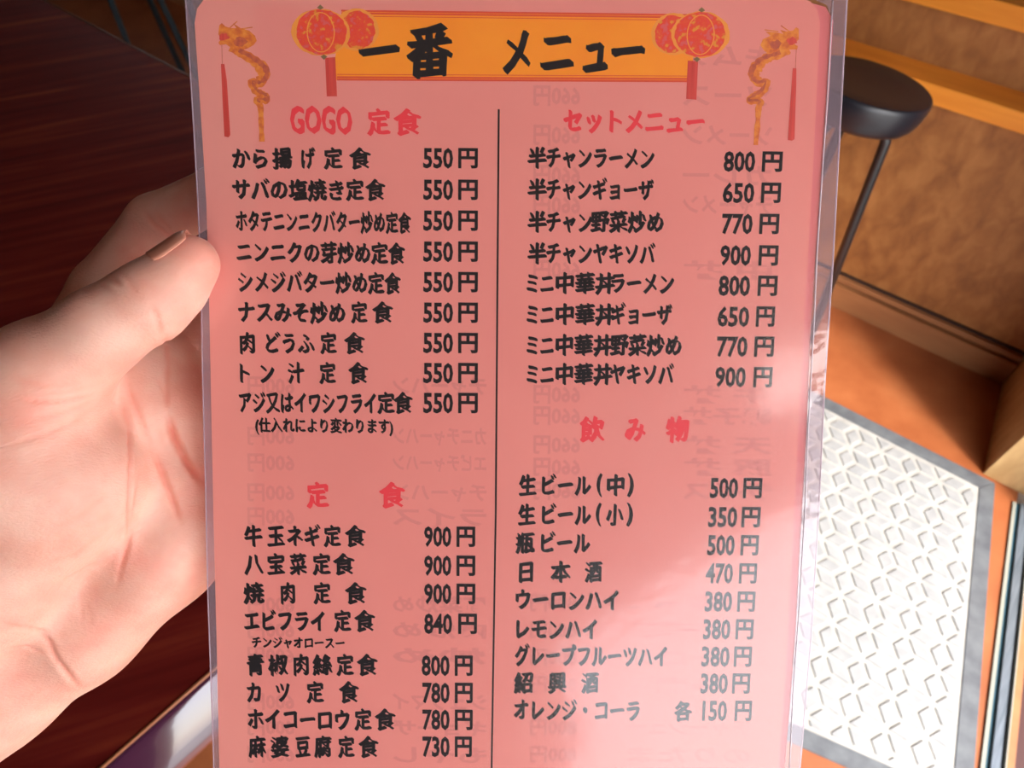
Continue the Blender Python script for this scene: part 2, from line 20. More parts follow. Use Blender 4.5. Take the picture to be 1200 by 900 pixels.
HAND_CREASES = [[0.7, 0.8, [[-133.6, 4.5, 226.5], [-136.7, 5.9, 234.0], [-136.2, 7.1, 235.5], [-135.1, 8.3, 236.0], [-134.3, 10.4, 236.0], [-133.5, 12.6, 236.0], [-132.8, 14.8, 236.0], [-132.0, 16.6, 235.0], [-131.1, 18.5, 233.5], [-129.8, 20.3, 231.5], [-129.1, 22.1, 230.5], [-128.4, 23.9, 229.5], [-128.0, 25.8, 229.0], [-127.5, 27.4, 228.0], [-127.2, 29.0, 227.5], [-127.3, 30.7, 227.5], [-127.1, 32.3, 227.0], [-127.1, 34.0, 227.0], [-127.2, 35.8, 227.0], [-127.5, 37.5, 227.5], [-127.6, 39.2, 227.5], [-127.9, 41.0, 228.0], [-128.5, 42.9, 229.0], [-129.2, 44.9, 230.0], [-130.4, 47.1, 232.0], [-131.8, 49.5, 234.5], [-132.8, 51.6, 236.0], [-133.1, 53.6, 236.5], [-133.2, 55.4, 236.5], [-133.5, 57.4, 237.0], [-133.6, 59.2, 237.0]]], [0.5, 0.8, [[-135.3, -1.8, 238.5], [-134.6, 0.1, 238.5], [-133.6, 2.1, 238.0], [-132.8, 4.0, 238.0], [-132.1, 6.0, 238.0], [-131.4, 7.7, 238.0], [-130.7, 9.5, 238.0], [-129.9, 11.3, 238.0], [-129.5, 13.1, 238.5], [-129.1, 14.9, 239.0], [-128.6, 16.8, 239.5], [-128.1, 18.8, 240.0], [-127.6, 20.7, 240.5], [-127.1, 22.6, 241.0]]], [0.9, 0.9, [[-127.1, 22.6, 241.0], [-126.7, 24.5, 241.5], [-126.2, 26.3, 242.0], [-125.5, 28.1, 242.0], [-125.0, 30.0, 242.5], [-124.3, 31.8, 242.5], [-123.8, 33.7, 243.0], [-123.1, 35.5, 243.0], [-122.6, 37.4, 243.5], [-122.1, 39.3, 244.0], [-121.4, 41.2, 244.0], [-120.9, 43.3, 244.5], [-120.1, 45.4, 244.5], [-119.3, 47.4, 244.5], [-118.6, 49.5, 244.5]]], [0.5, 0.8, [[-109.9, -16.8, 216.5], [-110.8, -15.3, 218.5], [-112.2, -13.8, 221.5], [-127.2, -13.8, 251.5], [-126.6, -11.9, 250.5], [-126.0, -10.0, 249.5], [-125.6, -8.1, 249.0], [-124.9, -6.2, 248.0], [-124.5, -4.0, 247.0], [-124.2, -1.8, 246.0], [-123.8, 0.3, 245.0], [-123.7, 2.4, 244.5], [-123.3, 4.6, 243.5], [-122.9, 6.6, 243.0], [-122.8, 8.6, 243.0], [-122.7, 10.6, 243.0]]], [1.7, 1.1, [[-122.7, 10.6, 243.0], [-122.2, 12.5, 243.0], [-121.9, 14.3, 243.5], [-121.6, 16.2, 244.0], [-121.3, 18.0, 244.5], [-121.0, 19.9, 245.0], [-120.5, 21.7, 246.0], [-119.9, 23.5, 246.5], [-119.2, 25.3, 247.0], [-118.3, 27.0, 247.0], [-117.6, 28.8, 247.5], [-116.6, 30.6, 248.0], [-115.6, 32.4, 248.5], [-114.5, 34.2, 249.0], [-113.3, 36.6, 250.0], [-112.0, 38.9, 251.0]]], [0.35, 0.7, [[-126.6, -1.8, 243.5], [-125.4, 0.3, 243.5], [-124.2, 2.4, 243.5], [-123.6, 4.9, 243.5], [-122.7, 7.3, 243.0]]], [0.5, 0.8, [[-127.0, 29.1, 233.0], [-126.7, 30.9, 232.0], [-126.7, 32.8, 231.5], [-126.8, 34.6, 231.0], [-126.8, 36.5, 230.5], [-127.1, 38.4, 230.5], [-127.6, 40.4, 231.0], [-128.0, 42.2, 231.0], [-128.9, 44.2, 232.0], [-129.8, 46.2, 233.0], [-131.0, 48.4, 234.5], [-132.2, 50.5, 236.0], [-132.9, 52.5, 236.5], [-133.3, 54.3, 236.5], [-133.6, 56.2, 236.5], [-134.1, 58.0, 236.5], [-134.5, 59.9, 236.5], [-135.2, 61.8, 237.0], [-135.7, 63.7, 237.0], [-136.4, 65.7, 237.5], [-136.9, 67.5, 237.5], [-137.6, 69.5, 238.0], [-138.3, 71.5, 238.5]]], [0.5, 0.7, [[-132.1, 2.7, 217.5], [-132.9, 3.2, 216.0], [-134.0, 3.8, 215.0], [-134.8, 4.3, 213.5], [-135.8, 4.5, 212.5], [-136.8, 4.8, 211.5], [-137.8, 5.0, 210.5], [-138.8, 5.2, 209.5], [-139.7, 5.2, 208.5], [-140.9, 5.2, 208.0], [-141.8, 5.2, 207.0], [-143.0, 5.2, 206.5], [-143.8, 5.1, 205.5], [-145.2, 4.8, 205.0], [-146.6, 4.4, 204.5], [-147.9, 4.1, 204.0]]], [0.3, 0.7, [[-133.0, 4.4, 218.0], [-133.9, 5.2, 217.0], [-134.7, 5.9, 216.0], [-135.6, 6.7, 215.0], [-136.4, 7.5, 214.0], [-137.4, 7.9, 213.0], [-138.3, 8.3, 212.0], [-139.3, 8.7, 211.0], [-140.2, 9.0, 210.0], [-141.1, 9.4, 209.0], [-142.0, 9.7, 208.0], [-142.8, 9.9, 207.0], [-144.0, 10.2, 206.5], [-145.2, 10.5, 206.0], [-146.1, 10.8, 205.0]]], [0.3, 0.8, [[-134.2, 6.6, 220.0], [-134.8, 7.8, 218.5], [-135.7, 9.0, 217.5], [-136.5, 10.1, 216.5], [-137.1, 11.3, 215.0], [-138.0, 11.9, 214.0], [-138.8, 12.6, 213.0], [-139.4, 13.1, 211.5], [-140.2, 13.8, 210.5], [-141.0, 14.4, 209.5], [-142.2, 15.0, 209.0], [-143.0, 15.6, 208.0], [-144.0, 16.0, 207.0], [-145.1, 16.5, 206.0], [-146.1, 16.9, 205.0], [-147.4, 17.4, 204.5], [-148.4, 17.8, 203.5], [-149.7, 18.3, 203.0]]], [0.25, 0.7, [[-132.2, -1.3, 211.5], [-133.5, -0.9, 211.0], [-134.4, -0.6, 210.0], [-135.7, -0.2, 209.5], [-136.6, 0.2, 208.5], [-137.8, 0.5, 208.0], [-138.7, 0.4, 207.0], [-139.9, 0.3, 206.5], [-141.1, 0.2, 206.0], [-142.3, 0.1, 205.5], [-143.1, 0.0, 204.5], [-144.3, -0.5, 204.0], [-145.9, -1.0, 204.0], [-147.0, -1.5, 203.5], [-148.2, -2.0, 203.0], [-149.7, -2.5, 203.0]]], [0.25, 0.7, [[-132.1, 0.5, 213.5], [-133.1, 1.0, 212.5], [-134.4, 1.4, 212.0], [-135.3, 1.8, 211.0], [-136.2, 2.2, 210.0], [-137.5, 2.6, 209.5], [-138.4, 2.6, 208.5], [-139.3, 2.6, 207.5], [-140.5, 2.6, 207.0], [-141.7, 2.6, 206.5], [-142.6, 2.6, 205.5]]], [0.45, 0.6, [[-149.9, -40.6, 252.0], [-122.3, -32.2, 209.5], [-120.5, -30.9, 208.5], [-119.1, -29.6, 208.0]]], [0.4, 0.6, [[-153.4, -37.7, 251.5], [-125.2, -30.4, 209.5], [-123.0, -28.9, 208.5], [-120.9, -27.5, 207.5]]], [0.4, 0.6, [[-133.0, -29.9, 212.0], [-129.6, -28.2, 209.0]]], [0.3, 0.7, [[-121.3, -34.8, 211.0], [-118.6, -32.9, 209.0], [-116.8, -31.3, 208.5], [-115.4, -29.1, 208.0], [-114.4, -27.0, 208.0]]], [0.45, 0.8, [[-110.8, -24.2, 210.0], [-110.5, -22.4, 211.0], [-110.2, -20.7, 212.0], [-110.3, -19.0, 213.0], [-110.6, -17.3, 214.5], [-111.2, -15.7, 216.5]]], [0.7, 0.9, [[-162.3, 84.1, 233.5], [-162.6, 86.3, 236.0], [-161.9, 88.1, 237.0], [-161.2, 89.8, 238.0], [-161.0, 92.6, 239.0], [-160.5, 95.2, 239.5], [-159.9, 97.3, 240.5], [-159.1, 99.2, 241.0], [-158.5, 101.3, 242.0], [-158.0, 103.4, 243.0], [-157.7, 105.6, 244.5], [-157.8, 108.1, 246.5], [-158.1, 110.8, 249.0]]], [0.4, 0.7, [[-165.8, 77.3, 221.0], [-164.8, 78.0, 222.0], [-164.1, 78.9, 223.5], [-163.5, 79.8, 225.0], [-163.2, 80.9, 227.0], [-162.4, 81.7, 228.5], [-162.4, 82.9, 231.0], [-162.3, 84.1, 233.5], [-161.7, 85.5, 236.0], [-160.3, 86.7, 237.5]]], [0.3, 0.7, [[-170.3, 88.7, 229.0], [-169.6, 89.0, 230.5], [-169.3, 89.5, 232.5], [-168.9, 90.0, 234.5], [-167.8, 90.1, 235.5], [-166.9, 91.5, 237.0], [-165.7, 92.8, 238.0], [-164.1, 93.9, 238.5], [-162.5, 95.0, 239.0]]], [0.5, 0.8, [[-135.3, -63.9, 250.5], [-134.0, -62.2, 250.5], [-132.8, -60.5, 250.5], [-131.8, -59.0, 251.0], [-130.4, -57.8, 251.5], [-129.2, -56.8, 252.5], [-128.3, -55.9, 254.0], [-127.3, -55.1, 255.5], [-105.5, -45.4, 214.5], [-103.8, -44.4, 214.0]]], [0.3, 0.7, [[-130.0, -61.9, 250.0], [-128.8, -60.3, 250.5], [-127.8, -58.9, 251.5], [-126.9, -57.4, 252.5], [-126.6, -56.0, 254.5], [-105.9, -45.7, 215.0]]], [0.25, 0.8, [[-149.4, 74.7, 239.0], [-149.1, 77.1, 239.5], [-148.8, 79.5, 240.0], [-148.6, 81.5, 240.0], [-148.7, 83.7, 240.5], [-148.8, 85.9, 241.0]]], [0.25, 0.8, [[-150.5, 71.4, 238.0], [-150.7, 73.7, 238.5], [-150.8, 76.1, 239.0], [-150.6, 78.3, 239.0], [-150.7, 80.7, 239.5], [-150.8, 83.2, 240.0], [-150.6, 85.5, 240.0]]], [0.25, 0.9, [[-142.1, 44.7, 210.5], [-140.9, 44.1, 211.0], [-139.7, 43.5, 211.5], [-138.5, 42.9, 212.0], [-137.2, 42.3, 212.5], [-136.3, 41.8, 213.5], [-135.1, 41.2, 214.0], [-134.1, 40.2, 214.5], [-133.3, 39.3, 215.5], [-132.3, 38.2, 216.0], [-131.6, 37.3, 217.0], [-130.8, 36.3, 218.0], [-130.0, 35.4, 219.0], [-129.5, 34.5, 220.5]]], [0.25, 0.9, [[-148.8, 56.8, 216.5], [-147.3, 56.4, 216.5], [-146.0, 56.1, 217.0], [-144.8, 55.7, 217.5], [-143.8, 55.5, 218.5], [-142.6, 55.2, 219.0], [-141.6, 55.0, 220.0], [-140.2, 54.0, 220.0], [-138.9, 53.0, 220.0], [-137.8, 52.2, 220.5], [-136.7, 51.3, 221.0], [-135.4, 50.3, 221.0], [-134.6, 49.6, 222.0], [-133.5, 48.7, 222.5]]], [0.2, 0.8, [[-150.7, 65.4, 227.5], [-149.5, 64.7, 228.0], [-148.5, 64.1, 229.0], [-147.2, 63.4, 229.5], [-146.3, 62.8, 230.5], [-145.3, 62.2, 231.5], [-144.0, 61.5, 232.0], [-143.1, 60.9, 233.0], [-141.8, 60.1, 233.5], [-140.5, 59.4, 234.0], [-138.9, 58.5, 234.0]]]]
HAND_MATRIX = [[0.00078526, 0.000488465, -0.000380485, 0.0], [0.00061884, -0.000639124, 0.000456682, 0.0], [-2.0104e-05, -0.000594073, -0.00080416, 1.7], [0.0, 0.0, 0.0, 1.0]]
THUMB = {"a": [-103.6, -39.9, 221.5], "b": [-117.7, -27.2, 220.0], "r": 9.6}
CAMERA_AXES = [[0.78526, -0.488465, 0.380485], [0.61884, 0.639124, -0.456682], [-0.020104, 0.594073, 0.80416]]

S = bpy.context.scene
C = S.collection

# ---------------------------------------------------------------- camera
cam_d = bpy.data.cameras.new('camera'); cam = bpy.data.objects.new('camera', cam_d); C.objects.link(cam)
m = Matrix([CAMERA_AXES[i] + [0] for i in range(3)] + [[0, 0, 0, 1]])
m.translation = Vector((0, 0, 1.7)); cam.matrix_world = m
cam_d.sensor_width = 36; cam_d.lens = 24; cam_d.clip_start = .01
cam_d.dof.use_dof = True; cam_d.dof.focus_distance = .236; cam_d.dof.aperture_fstop = 20
S.camera = cam
# ---------------------------------------------------------------- exposure
S.view_settings.view_transform = 'Standard'; S.view_settings.look = 'None'
S.view_settings.gamma = 1; S.view_settings.use_curve_mapping = False
S.view_settings.exposure = 0.30
# ---------------------------------------------------------------- sky
W = bpy.data.worlds.new('sky'); S.world = W; W.use_nodes = True
wn = W.node_tree; bg = wn.nodes['Background']
sky = wn.nodes.new('ShaderNodeTexSky'); sky.sky_type = 'NISHITA'; sky.sun_disc = False
sky.sun_elevation = math.radians(50); sky.sun_rotation = math.radians(118); sky.air_density = 1.2; sky.dust_density = 2.5
mixw = wn.nodes.new('ShaderNodeMixRGB'); mixw.inputs[0].default_value = .6; mixw.inputs[2].default_value = (6, 6, 6.2, 1)
wn.links.new(sky.outputs[0], mixw.inputs[1]); wn.links.new(mixw.outputs[0], bg.inputs[0])
bg.inputs[1].default_value = 0.76
# ---------------------------------------------------------------- sun
sd = bpy.data.lights.new('sun', 'SUN'); sd.energy = 5.3; sd.angle = math.radians(12.0); sd.color = (1, .95, .88)
so = bpy.data.objects.new('sun', sd); C.objects.link(so)
SE = math.radians(50); saz = Vector((.886, -.464, 0)).normalized()
sdir = saz * math.cos(SE) + Vector((0, 0, math.sin(SE)))
so.rotation_euler = sdir.to_track_quat('Z', 'Y').to_euler(); so.location = (3, -2, 4)

# ---------------------------------------------------------------- helpers
def tag(o, label=None, cat=None, group=None, kind=None):
    if label: o['label'] = label
    if cat: o['category'] = cat
    if group: o['group'] = group
    if kind: o['kind'] = kind
    return o

def obj(name, bm, mat, parent=None, smooth=False):
    me = bpy.data.meshes.new(name)
    if isinstance(bm, tuple): me.from_pydata(*bm)
    else: bm.to_mesh(me); bm.free()
    if smooth:
        for p in me.polygons: p.use_smooth = True
    for mm in (mat if isinstance(mat, list) else [mat]): me.materials.append(mm)
    o = bpy.data.objects.new(name, me); C.objects.link(o)
    if parent: o.parent = parent
    return o

def empty(name, loc=(0, 0, 0), rz=0):
    o = bpy.data.objects.new(name, None); C.objects.link(o); o.location = loc; o.rotation_euler = (0, 0, rz)
    o.empty_display_size = .05
    return o

def add_box(bm, x0, x1, y0, y1, z0, z1, bev=0, rot=0, org=(0, 0)):
    vs = [bm.verts.new((x, y, z)) for x in (x0, x1) for y in (y0, y1) for z in (z0, z1)]
    f = [bm.faces.new([vs[i] for i in q]) for q in ((0,1,3,2),(4,6,7,5),(0,4,5,1),(2,3,7,6),(0,2,6,4),(1,5,7,3))]
    if bev:
        es = list({e for q in f for e in q.edges})
        r = bmesh.ops.bevel(bm, geom=es, offset=bev, segments=2, affect='EDGES', profile=.5)
    return vs

def box(x0, x1, y0, y1, z0, z1, bev=0):
    bm = bmesh.new(); add_box(bm, x0, x1, y0, y1, z0, z1, bev); bmesh.ops.recalc_face_normals(bm, faces=bm.faces); return bm

def prism(pts, z0, z1, bev=0):
    bm = bmesh.new()
    a = [bm.verts.new((x, y, z0)) for x, y in pts]; b = [bm.verts.new((x, y, z1)) for x, y in pts]
    n = len(pts)
    bm.faces.new(a[::-1]); top = bm.faces.new(b)
    for i in range(n): bm.faces.new((a[i], a[(i+1) % n], b[(i+1) % n], b[i]))
    bmesh.ops.recalc_face_normals(bm, faces=bm.faces)
    if bev: bmesh.ops.bevel(bm, geom=[e for e in top.edges], offset=bev, segments=2, affect='EDGES')
    return bm

def tube(pts, r, seg=12, cap=True):
    bm = bmesh.new(); rings = []
    pts = [Vector(p) for p in pts]
    rr = r if isinstance(r, (list, tuple)) else [r] * len(pts)
    for i, p in enumerate(pts):
        t = (pts[min(i+1, len(pts)-1)] - pts[max(i-1, 0)]).normalized()
        a = t.orthogonal().normalized() if i == 0 else (pa - t * pa.dot(t)).normalized()
        pa = a; b = t.cross(a)
        rings.append([bm.verts.new(p + (a*math.cos(q) + b*math.sin(q)) * rr[i]) for q in [2*math.pi*j/seg for j in range(seg)]])
    for A_, B_ in zip(rings, rings[1:]):
        for j in range(seg): bm.faces.new((A_[j], A_[(j+1) % seg], B_[(j+1) % seg], B_[j]))
    if cap: bm.faces.new(rings[0][::-1]); bm.faces.new(rings[-1])
    return bm

def lathe(prof, seg=64):
    bm = bmesh.new(); rings = []
    for r, z in prof:
        rings.append([bm.verts.new((r*math.cos(2*math.pi*j/seg), r*math.sin(2*math.pi*j/seg), z)) for j in range(seg)])
    for A_, B_ in zip(rings, rings[1:]):
        for j in range(seg): bm.faces.new((A_[j], A_[(j+1) % seg], B_[(j+1) % seg], B_[j]))
    bm.faces.new(rings[0][::-1]); bm.faces.new(rings[-1])
    bmesh.ops.recalc_face_normals(bm, faces=bm.faces)
    return bm

# ---------------------------------------------------------------- materials
def mat(name, col, rough=.6, metal=0, spec=.5, coat=0):
    m = bpy.data.materials.new(name); m.use_nodes = True
    b = m.node_tree.nodes['Principled BSDF']
    b.inputs['Base Color'].default_value = (*col, 1); b.inputs['Roughness'].default_value = rough
    b.inputs['Metallic'].default_value = metal; b.inputs['Specular IOR Level'].default_value = spec
    b.inputs['Coat Weight'].default_value = coat
    return m

def ramp_mat(name, stops, scale=(1, 1, 1), rot=(0, 0, 0), nscale=5, detail=6, dist=0, rough=.6, bump=0, bscale=80, coat=0, kind='noise', vt='POINT', spec=.5):
    m = mat(name, stops[0][1], rough, coat=coat, spec=spec); nt = m.node_tree; b = nt.nodes['Principled BSDF']
    tc = nt.nodes.new('ShaderNodeTexCoord'); mp = nt.nodes.new('ShaderNodeMapping'); mp.vector_type = vt
    mp.inputs['Scale'].default_value = scale; mp.inputs['Rotation'].default_value = rot
    nt.links.new(tc.outputs['Object'], mp.inputs[0])
    n = nt.nodes.new('ShaderNodeTexNoise'); n.inputs['Scale'].default_value = nscale; n.inputs['Detail'].default_value = detail
    n.inputs['Distortion'].default_value = dist
    nt.links.new(mp.outputs[0], n.inputs['Vector'])
    r = nt.nodes.new('ShaderNodeValToRGB')
    while len(r.color_ramp.elements) > len(stops): r.color_ramp.elements.remove(r.color_ramp.elements[-1])
    while len(r.color_ramp.elements) < len(stops): r.color_ramp.elements.new(.5)
    for e, (p, c) in zip(r.color_ramp.elements, stops): e.position = p; e.color = (*c, 1)
    nt.links.new(n.outputs[0], r.inputs[0]); nt.links.new(r.outputs[0], b.inputs['Base Color'])
    if bump:
        n2 = nt.nodes.new('ShaderNodeTexNoise'); n2.inputs['Scale'].default_value = bscale; n2.inputs['Detail'].default_value = 4
        nt.links.new(mp.outputs[0], n2.inputs['Vector'])
        bp = nt.nodes.new('ShaderNodeBump'); bp.inputs['Strength'].default_value = bump; bp.inputs['Distance'].default_value = .002
        nt.links.new(n2.outputs[0], bp.inputs['Height']); nt.links.new(bp.outputs[0], b.inputs['Normal'])
    return m

M = {}
M['floor'] = ramp_mat('terracotta_floor', [(.3, (.27, .070, .020)), (.55, (.35, .104, .033)), (.8, (.42, .145, .052))], nscale=7, detail=8, rough=.5, bump=.15, bscale=60)
M['ply'] = ramp_mat('mottled_brown_wood', [(.28, (.23, .082, .020)), (.5, (.33, .125, .031)), (.72, (.42, .175, .048))], scale=(1.0, 1, .55), rot=(0, .5, 0), nscale=26, detail=10, dist=.4, rough=.6, bump=.2, bscale=90)
M['ledge'] = ramp_mat('orange_stained_wood', [(.3, (.70, .22, .022)), (.7, (.84, .31, .036))], scale=(.6, 6, 6), nscale=6, rough=.4, bump=.08, bscale=40)
M['trim'] = ramp_mat('brown_skirting', [(.3, (.30, .12, .045)), (.7, (.38, .16, .06))], scale=(1, 4, 4), nscale=6, rough=.5)
M['gap'] = mat('dark_joint', (.04, .015, .008), .8)
M['post'] = ramp_mat('tan_wood', [(.3, (.42, .25, .10)), (.7, (.56, .36, .16))], scale=(2, 2, .6), nscale=20, rough=.5, bump=.1)
M['plaster'] = ramp_mat('cream_plaster', [(.3, (.26, .18, .11)), (.7, (.32, .23, .15))], nscale=12, rough=.9)
M['dimwall'] = ramp_mat('dark_stained_wall', [(.3, (.10, .045, .02)), (.7, (.16, .07, .03))], nscale=8, rough=.8)
M['ceil'] = ramp_mat('ceiling_board', [(.3, (.16, .11, .07)), (.7, (.22, .16, .10))], nscale=8, rough=.9)
M['table'] = ramp_mat('dark_red_lacquered_wood', [(.28, (.075, .004, .003)), (.50, (.12, .009, .006)), (.64, (.17, .020, .009)), (.80, (.28, .055, .018))], scale=(1.2, .075, .075), rot=(0, 0, .986), vt='TEXTURE', nscale=3.0, detail=9, dist=.25, rough=.6, bump=.02, bscale=10, spec=.10)
M['edge'] = mat('polished_dark_edge', (.05, .012, .03), .10, spec=.9, coat=1)
M['inlay'] = mat('brown_edge_line', (.30, .10, .04), .4)
M['black'] = mat('black_vinyl', (.010, .010, .015), .36, spec=.5)
M['blackmetal'] = mat('black_painted_steel', (.012, .012, .014), .3, spec=.6)
M['greymetal'] = mat('grey_steel_leg', (.05, .08, .10), .4, metal=.5)
M['rubber'] = ramp_mat('grey_rubber', [(.3, (.25, .255, .26)), (.7, (.33, .33, .325))], nscale=30, rough=.65, bump=.2, bscale=200)
M['joint'] = ramp_mat('dusty_mat_base', [(.3, (.32, .31, .29)), (.7, (.42, .41, .385))], nscale=30, rough=.8)
M['border'] = ramp_mat('dark_rubber_border', [(.3, (.075, .08, .092)), (.7, (.13, .14, .15))], nscale=25, rough=.6, bump=.2, bscale=150)
M['alu'] = ramp_mat('weathered_aluminium', [(.3, (.10, .125, .15)), (.7, (.18, .21, .245))], scale=(12, 1, 1), nscale=12, rough=.42)
M['alu'].node_tree.nodes['Principled BSDF'].inputs['Metallic'].default_value = .35
M['aludark'] = mat('dark_track_groove', (.03, .035, .055), .6)
M['teal'] = mat('teal_track_channel', (.03, .12, .18), .4)
M['lime'] = mat('pale_track_lip', (.30, .30, .25), .5)
M['jamb'] = mat('dark_red_jamb', (.06, .015, .012), .5)
M['concrete'] = ramp_mat('pavement_concrete', [(.3, (.36, .35, .33)), (.7, (.46, .45, .43))], nscale=10, rough=.9)

# ---------------------------------------------------------------- the room
st = dict(kind='structure')
def struct(name, bm, m, label=None): return tag(obj(name, bm, m), label, None, None, 'structure')
struct('floor', prism([(-4.6, -3.1), (1.25, -3.1), (.53, 1.45), (.45, 2.0), (-4.6, 2.0)], -.05, 0), M['floor'])
struct('pavement', prism([(1.25, -6), (9, -6), (9, 6), (.45, 6), (.45, 2.0), (.53, 1.45), (1.25, -3.1)], -.09, -.03), M['concrete'])
wb = struct('wall_back', box(-4.6, .46, 1.9, 2.05, 0, .722), M['ply'])
o = struct('trim_1', box(-4.6, .377, 1.868, 1.9, 0.0, .088), M['trim'])     # skirting board
o.name = 'baseboard_back'
struct('trim_1', box(-4.6, .377, 1.879, 1.9, .094, .112, .002), M['trim'])
struct('trim_2', box(-4.6, .377, 1.893, 1.9, .088, .120), M['gap'])
led = struct('trim_3', box(-4.6, .377, 1.872, 2.05, .722, .770, .003), M['ledge'])
struct('wall_back_upper', box(-4.6, .46, 1.963, 2.1, .770, .905), M['ply'])
struct('trim_4', box(-4.6, .40, 1.93, 2.40, .905, .955, .003), M['ledge'])
struct('wall_back_top', box(-4.6, 1.3, 2.40, 2.5, .955, 2.75), M['plaster'])
struct('wall_right', prism([(.377, 1.90), (.428, 1.517), (.56, 1.517), (.56, 1.62), (1.2, 1.62), (1.2, 2.4), (.377, 2.4)], 0, 2.75), M['post'])
DV = Vector((.17, -.985)).normalized(); DN = Vector((.985, .17)).normalized(); D0 = Vector((.528, 1.40))
def dpt(s, w): p = D0 + DV*s + DN*w; return (p.x, p.y)
def dslab(name, s0, s1, w0, w1, z0, z1, m, parent=None):
    return obj(name, prism([dpt(s0, w0), dpt(s1, w0), dpt(s1, w1), dpt(s0, w1)], z0, z1), m, parent)
SB = -.12
for nm, a in (('wall_door_header', (SB, 2.6, .0, .12, 2.02, 2.12)), ('wall_added_glare_block', (1.75, 2.6, .0, .12, 2.12, 2.52)), ('wall_door_top', (SB, 4.6, .0, .12, 2.52, 2.75)), ('wall_door_side', (2.6, 4.6, .0, .12, 0, 2.75))):  # unseen panel beside the transom opening is added to narrow the menu's glare
    o = dslab(nm, *a, M['plaster']); o['kind'] = 'structure'
o = dslab('trim_5', .9, .98, .0, .1, 2.12, 2.52, M['jamb']); o['kind'] = 'structure'
o = dslab('door_1', SB, -.03, .07, .13, .0, 2.02, M['jamb']); o['kind'] = 'structure'
struct('wall_left', box(-4.7, -4.6, -3.1, 2.1, 0, 2.75), M['dimwall'])
struct('wall_rear', box(-4.7, 1.5, -3.2, -3.1, 0, 2.75), M['dimwall'])
struct('ceiling', box(-4.7, 1.4, -3.2, 2.5, 2.75, 2.85), M['ceil'])

# ---------------------------------------------------------------- sliding door track
tr = empty('sliding_door_track', (D0.x, D0.y, 0)); tag(tr, 'worn aluminium sliding-door sill with grooves beside the grey mat', 'door track')
def tpart(name, w0, w1, z1, m, s0=-.075, s1=2.6):
    o = dslab(name, s0, s1, w0, w1, 0.001, z1, m); o.parent = tr
    o.location = (-D0.x, -D0.y, 0); return o
tpart('lip', .000, .008, .006, M['lime']); tpart('channel', .008, .0165, .004, M['teal'])
tpart('flat_rail', .0165, .034, .012, M['alu']); tpart('groove', .034, .0415, .004, M['aludark'])
tpart('rail', .0415, .044, .016, M['lime']); tpart('flat_rail', .044, .062, .010, M['trim']); tpart('groove', .062, .10, .004, M['jamb'])

# ---------------------------------------------------------------- door mat with raised lozenges
TR_ = Vector((.4615, 1.5015)); BR_ = Vector((.651, .6515)); TL_ = Vector((-.20, 1.494)); BL_ = Vector((.085, .5115))
mat_e = empty('door_mat', ((TR_+BL_)/2).to_3d()[:]); mc = (TR_+BL_)/2
tag(mat_e, 'grey rubber door mat with raised lozenge pattern lying on the orange floor', 'mat')
def shift(o): o.location = (-mc.x, -mc.y, 0); return o
quad = [TL_, BL_, BR_, TR_]
def inset(q, d):
    out = []
    for i in range(4):
        p = q[i]; a = (q[i-1]-p).normalized(); b = (q[(i+1) % 4]-p).normalized()
        out.append(p + (a+b) * d / abs(a.x*b.y-a.y*b.x))
    return out
inn = inset(quad, .040)
shift(obj('mat_base', prism([p[:] for p in inn], .001, .0055), M['joint'], mat_e))
for i in range(4):
    a, b, c_, d = quad[i], quad[(i+1) % 4], inn[(i+1) % 4], inn[i]
    shift(obj('mat_border', prism([a[:], b[:], c_[:], d[:]], .001, .0075, .002), M['border'], mat_e))
a1 = Vector((.01190, -.0775)); a2 = Vector((.0742, .0405))
L0 = Vector((.5228, 1.2615))
inn2 = inset(quad, .050)
def clip(poly, q):
    for i in range(4):
        a, b = q[i], q[(i+1) % 4]; e = b - a; out = []
        for j in range(len(poly)):
            p, r = poly[j], poly[(j+1) % len(poly)]
            dp = e.x*(p.y-a.y)-e.y*(p.x-a.x); dr = e.x*(r.y-a.y)-e.y*(r.x-a.x)
            if dp >= 0: out.append(p)
            if dp*dr < 0: out.append(p + (r-p)*(dp/(dp-dr)))
        poly = out
        if len(poly) < 3: return None
    return poly
rnd = random.Random(4)
pads = []
for i in range(-20, 21):
    for j in range(-20, 21):
        L = L0 + a1*i + a2*j
        up = lambda Q: Q + (a1*2+a2)/3      # centroid of (Q, Q+a1, Q+a1+a2)
        dn = lambda Q: Q + (a1+a2*2)/3      # centroid of (Q, Q+a2, Q+a1+a2)
        pads.append((L, up(L), L+a1, dn(L-a2)))
        pads.append((L, dn(L), L+a1+a2, up(L)))
        pads.append((L, up(L-a1), L+a2, dn(L)))
kept = []
for q in pads:
    cc = sum(q, Vector((0, 0)))/4
    if (cc-Vector((.45, 1.05))).length > 1.2: continue
    p = [cc + (v-cc)*.73 for v in q]
    ar = sum(p[k].x*p[(k+1) % 4].y-p[(k+1) % 4].x*p[k].y for k in range(4))
    if ar < 0: p = p[::-1]
    p = clip(p, inn2)
    if not p: continue
    ar = sum(p[k].x*p[(k+1) % len(p)].y-p[(k+1) % len(p)].x*p[k].y for k in range(len(p)))/2
    if ar < .00012: continue
    kept.append((cc, p))
kept.sort(key=lambda t: (t[0]-Vector((.55, .75))).length)
def padmesh(bm, p):
    c0 = sum(p, Vector((0, 0)))/len(p); h = .0042 + rnd.uniform(-.0003, .0003)
    lo = [bm.verts.new((v.x, v.y, .005)) for v in p]; hi = [bm.verts.new((*(c0+(v-c0)*.93)[:], .005+h)) for v in p]
    bm.faces.new(hi); n = len(p)
    for k in range(n): bm.faces.new((lo[k], lo[(k+1) % n], hi[(k+1) % n], hi[k]))
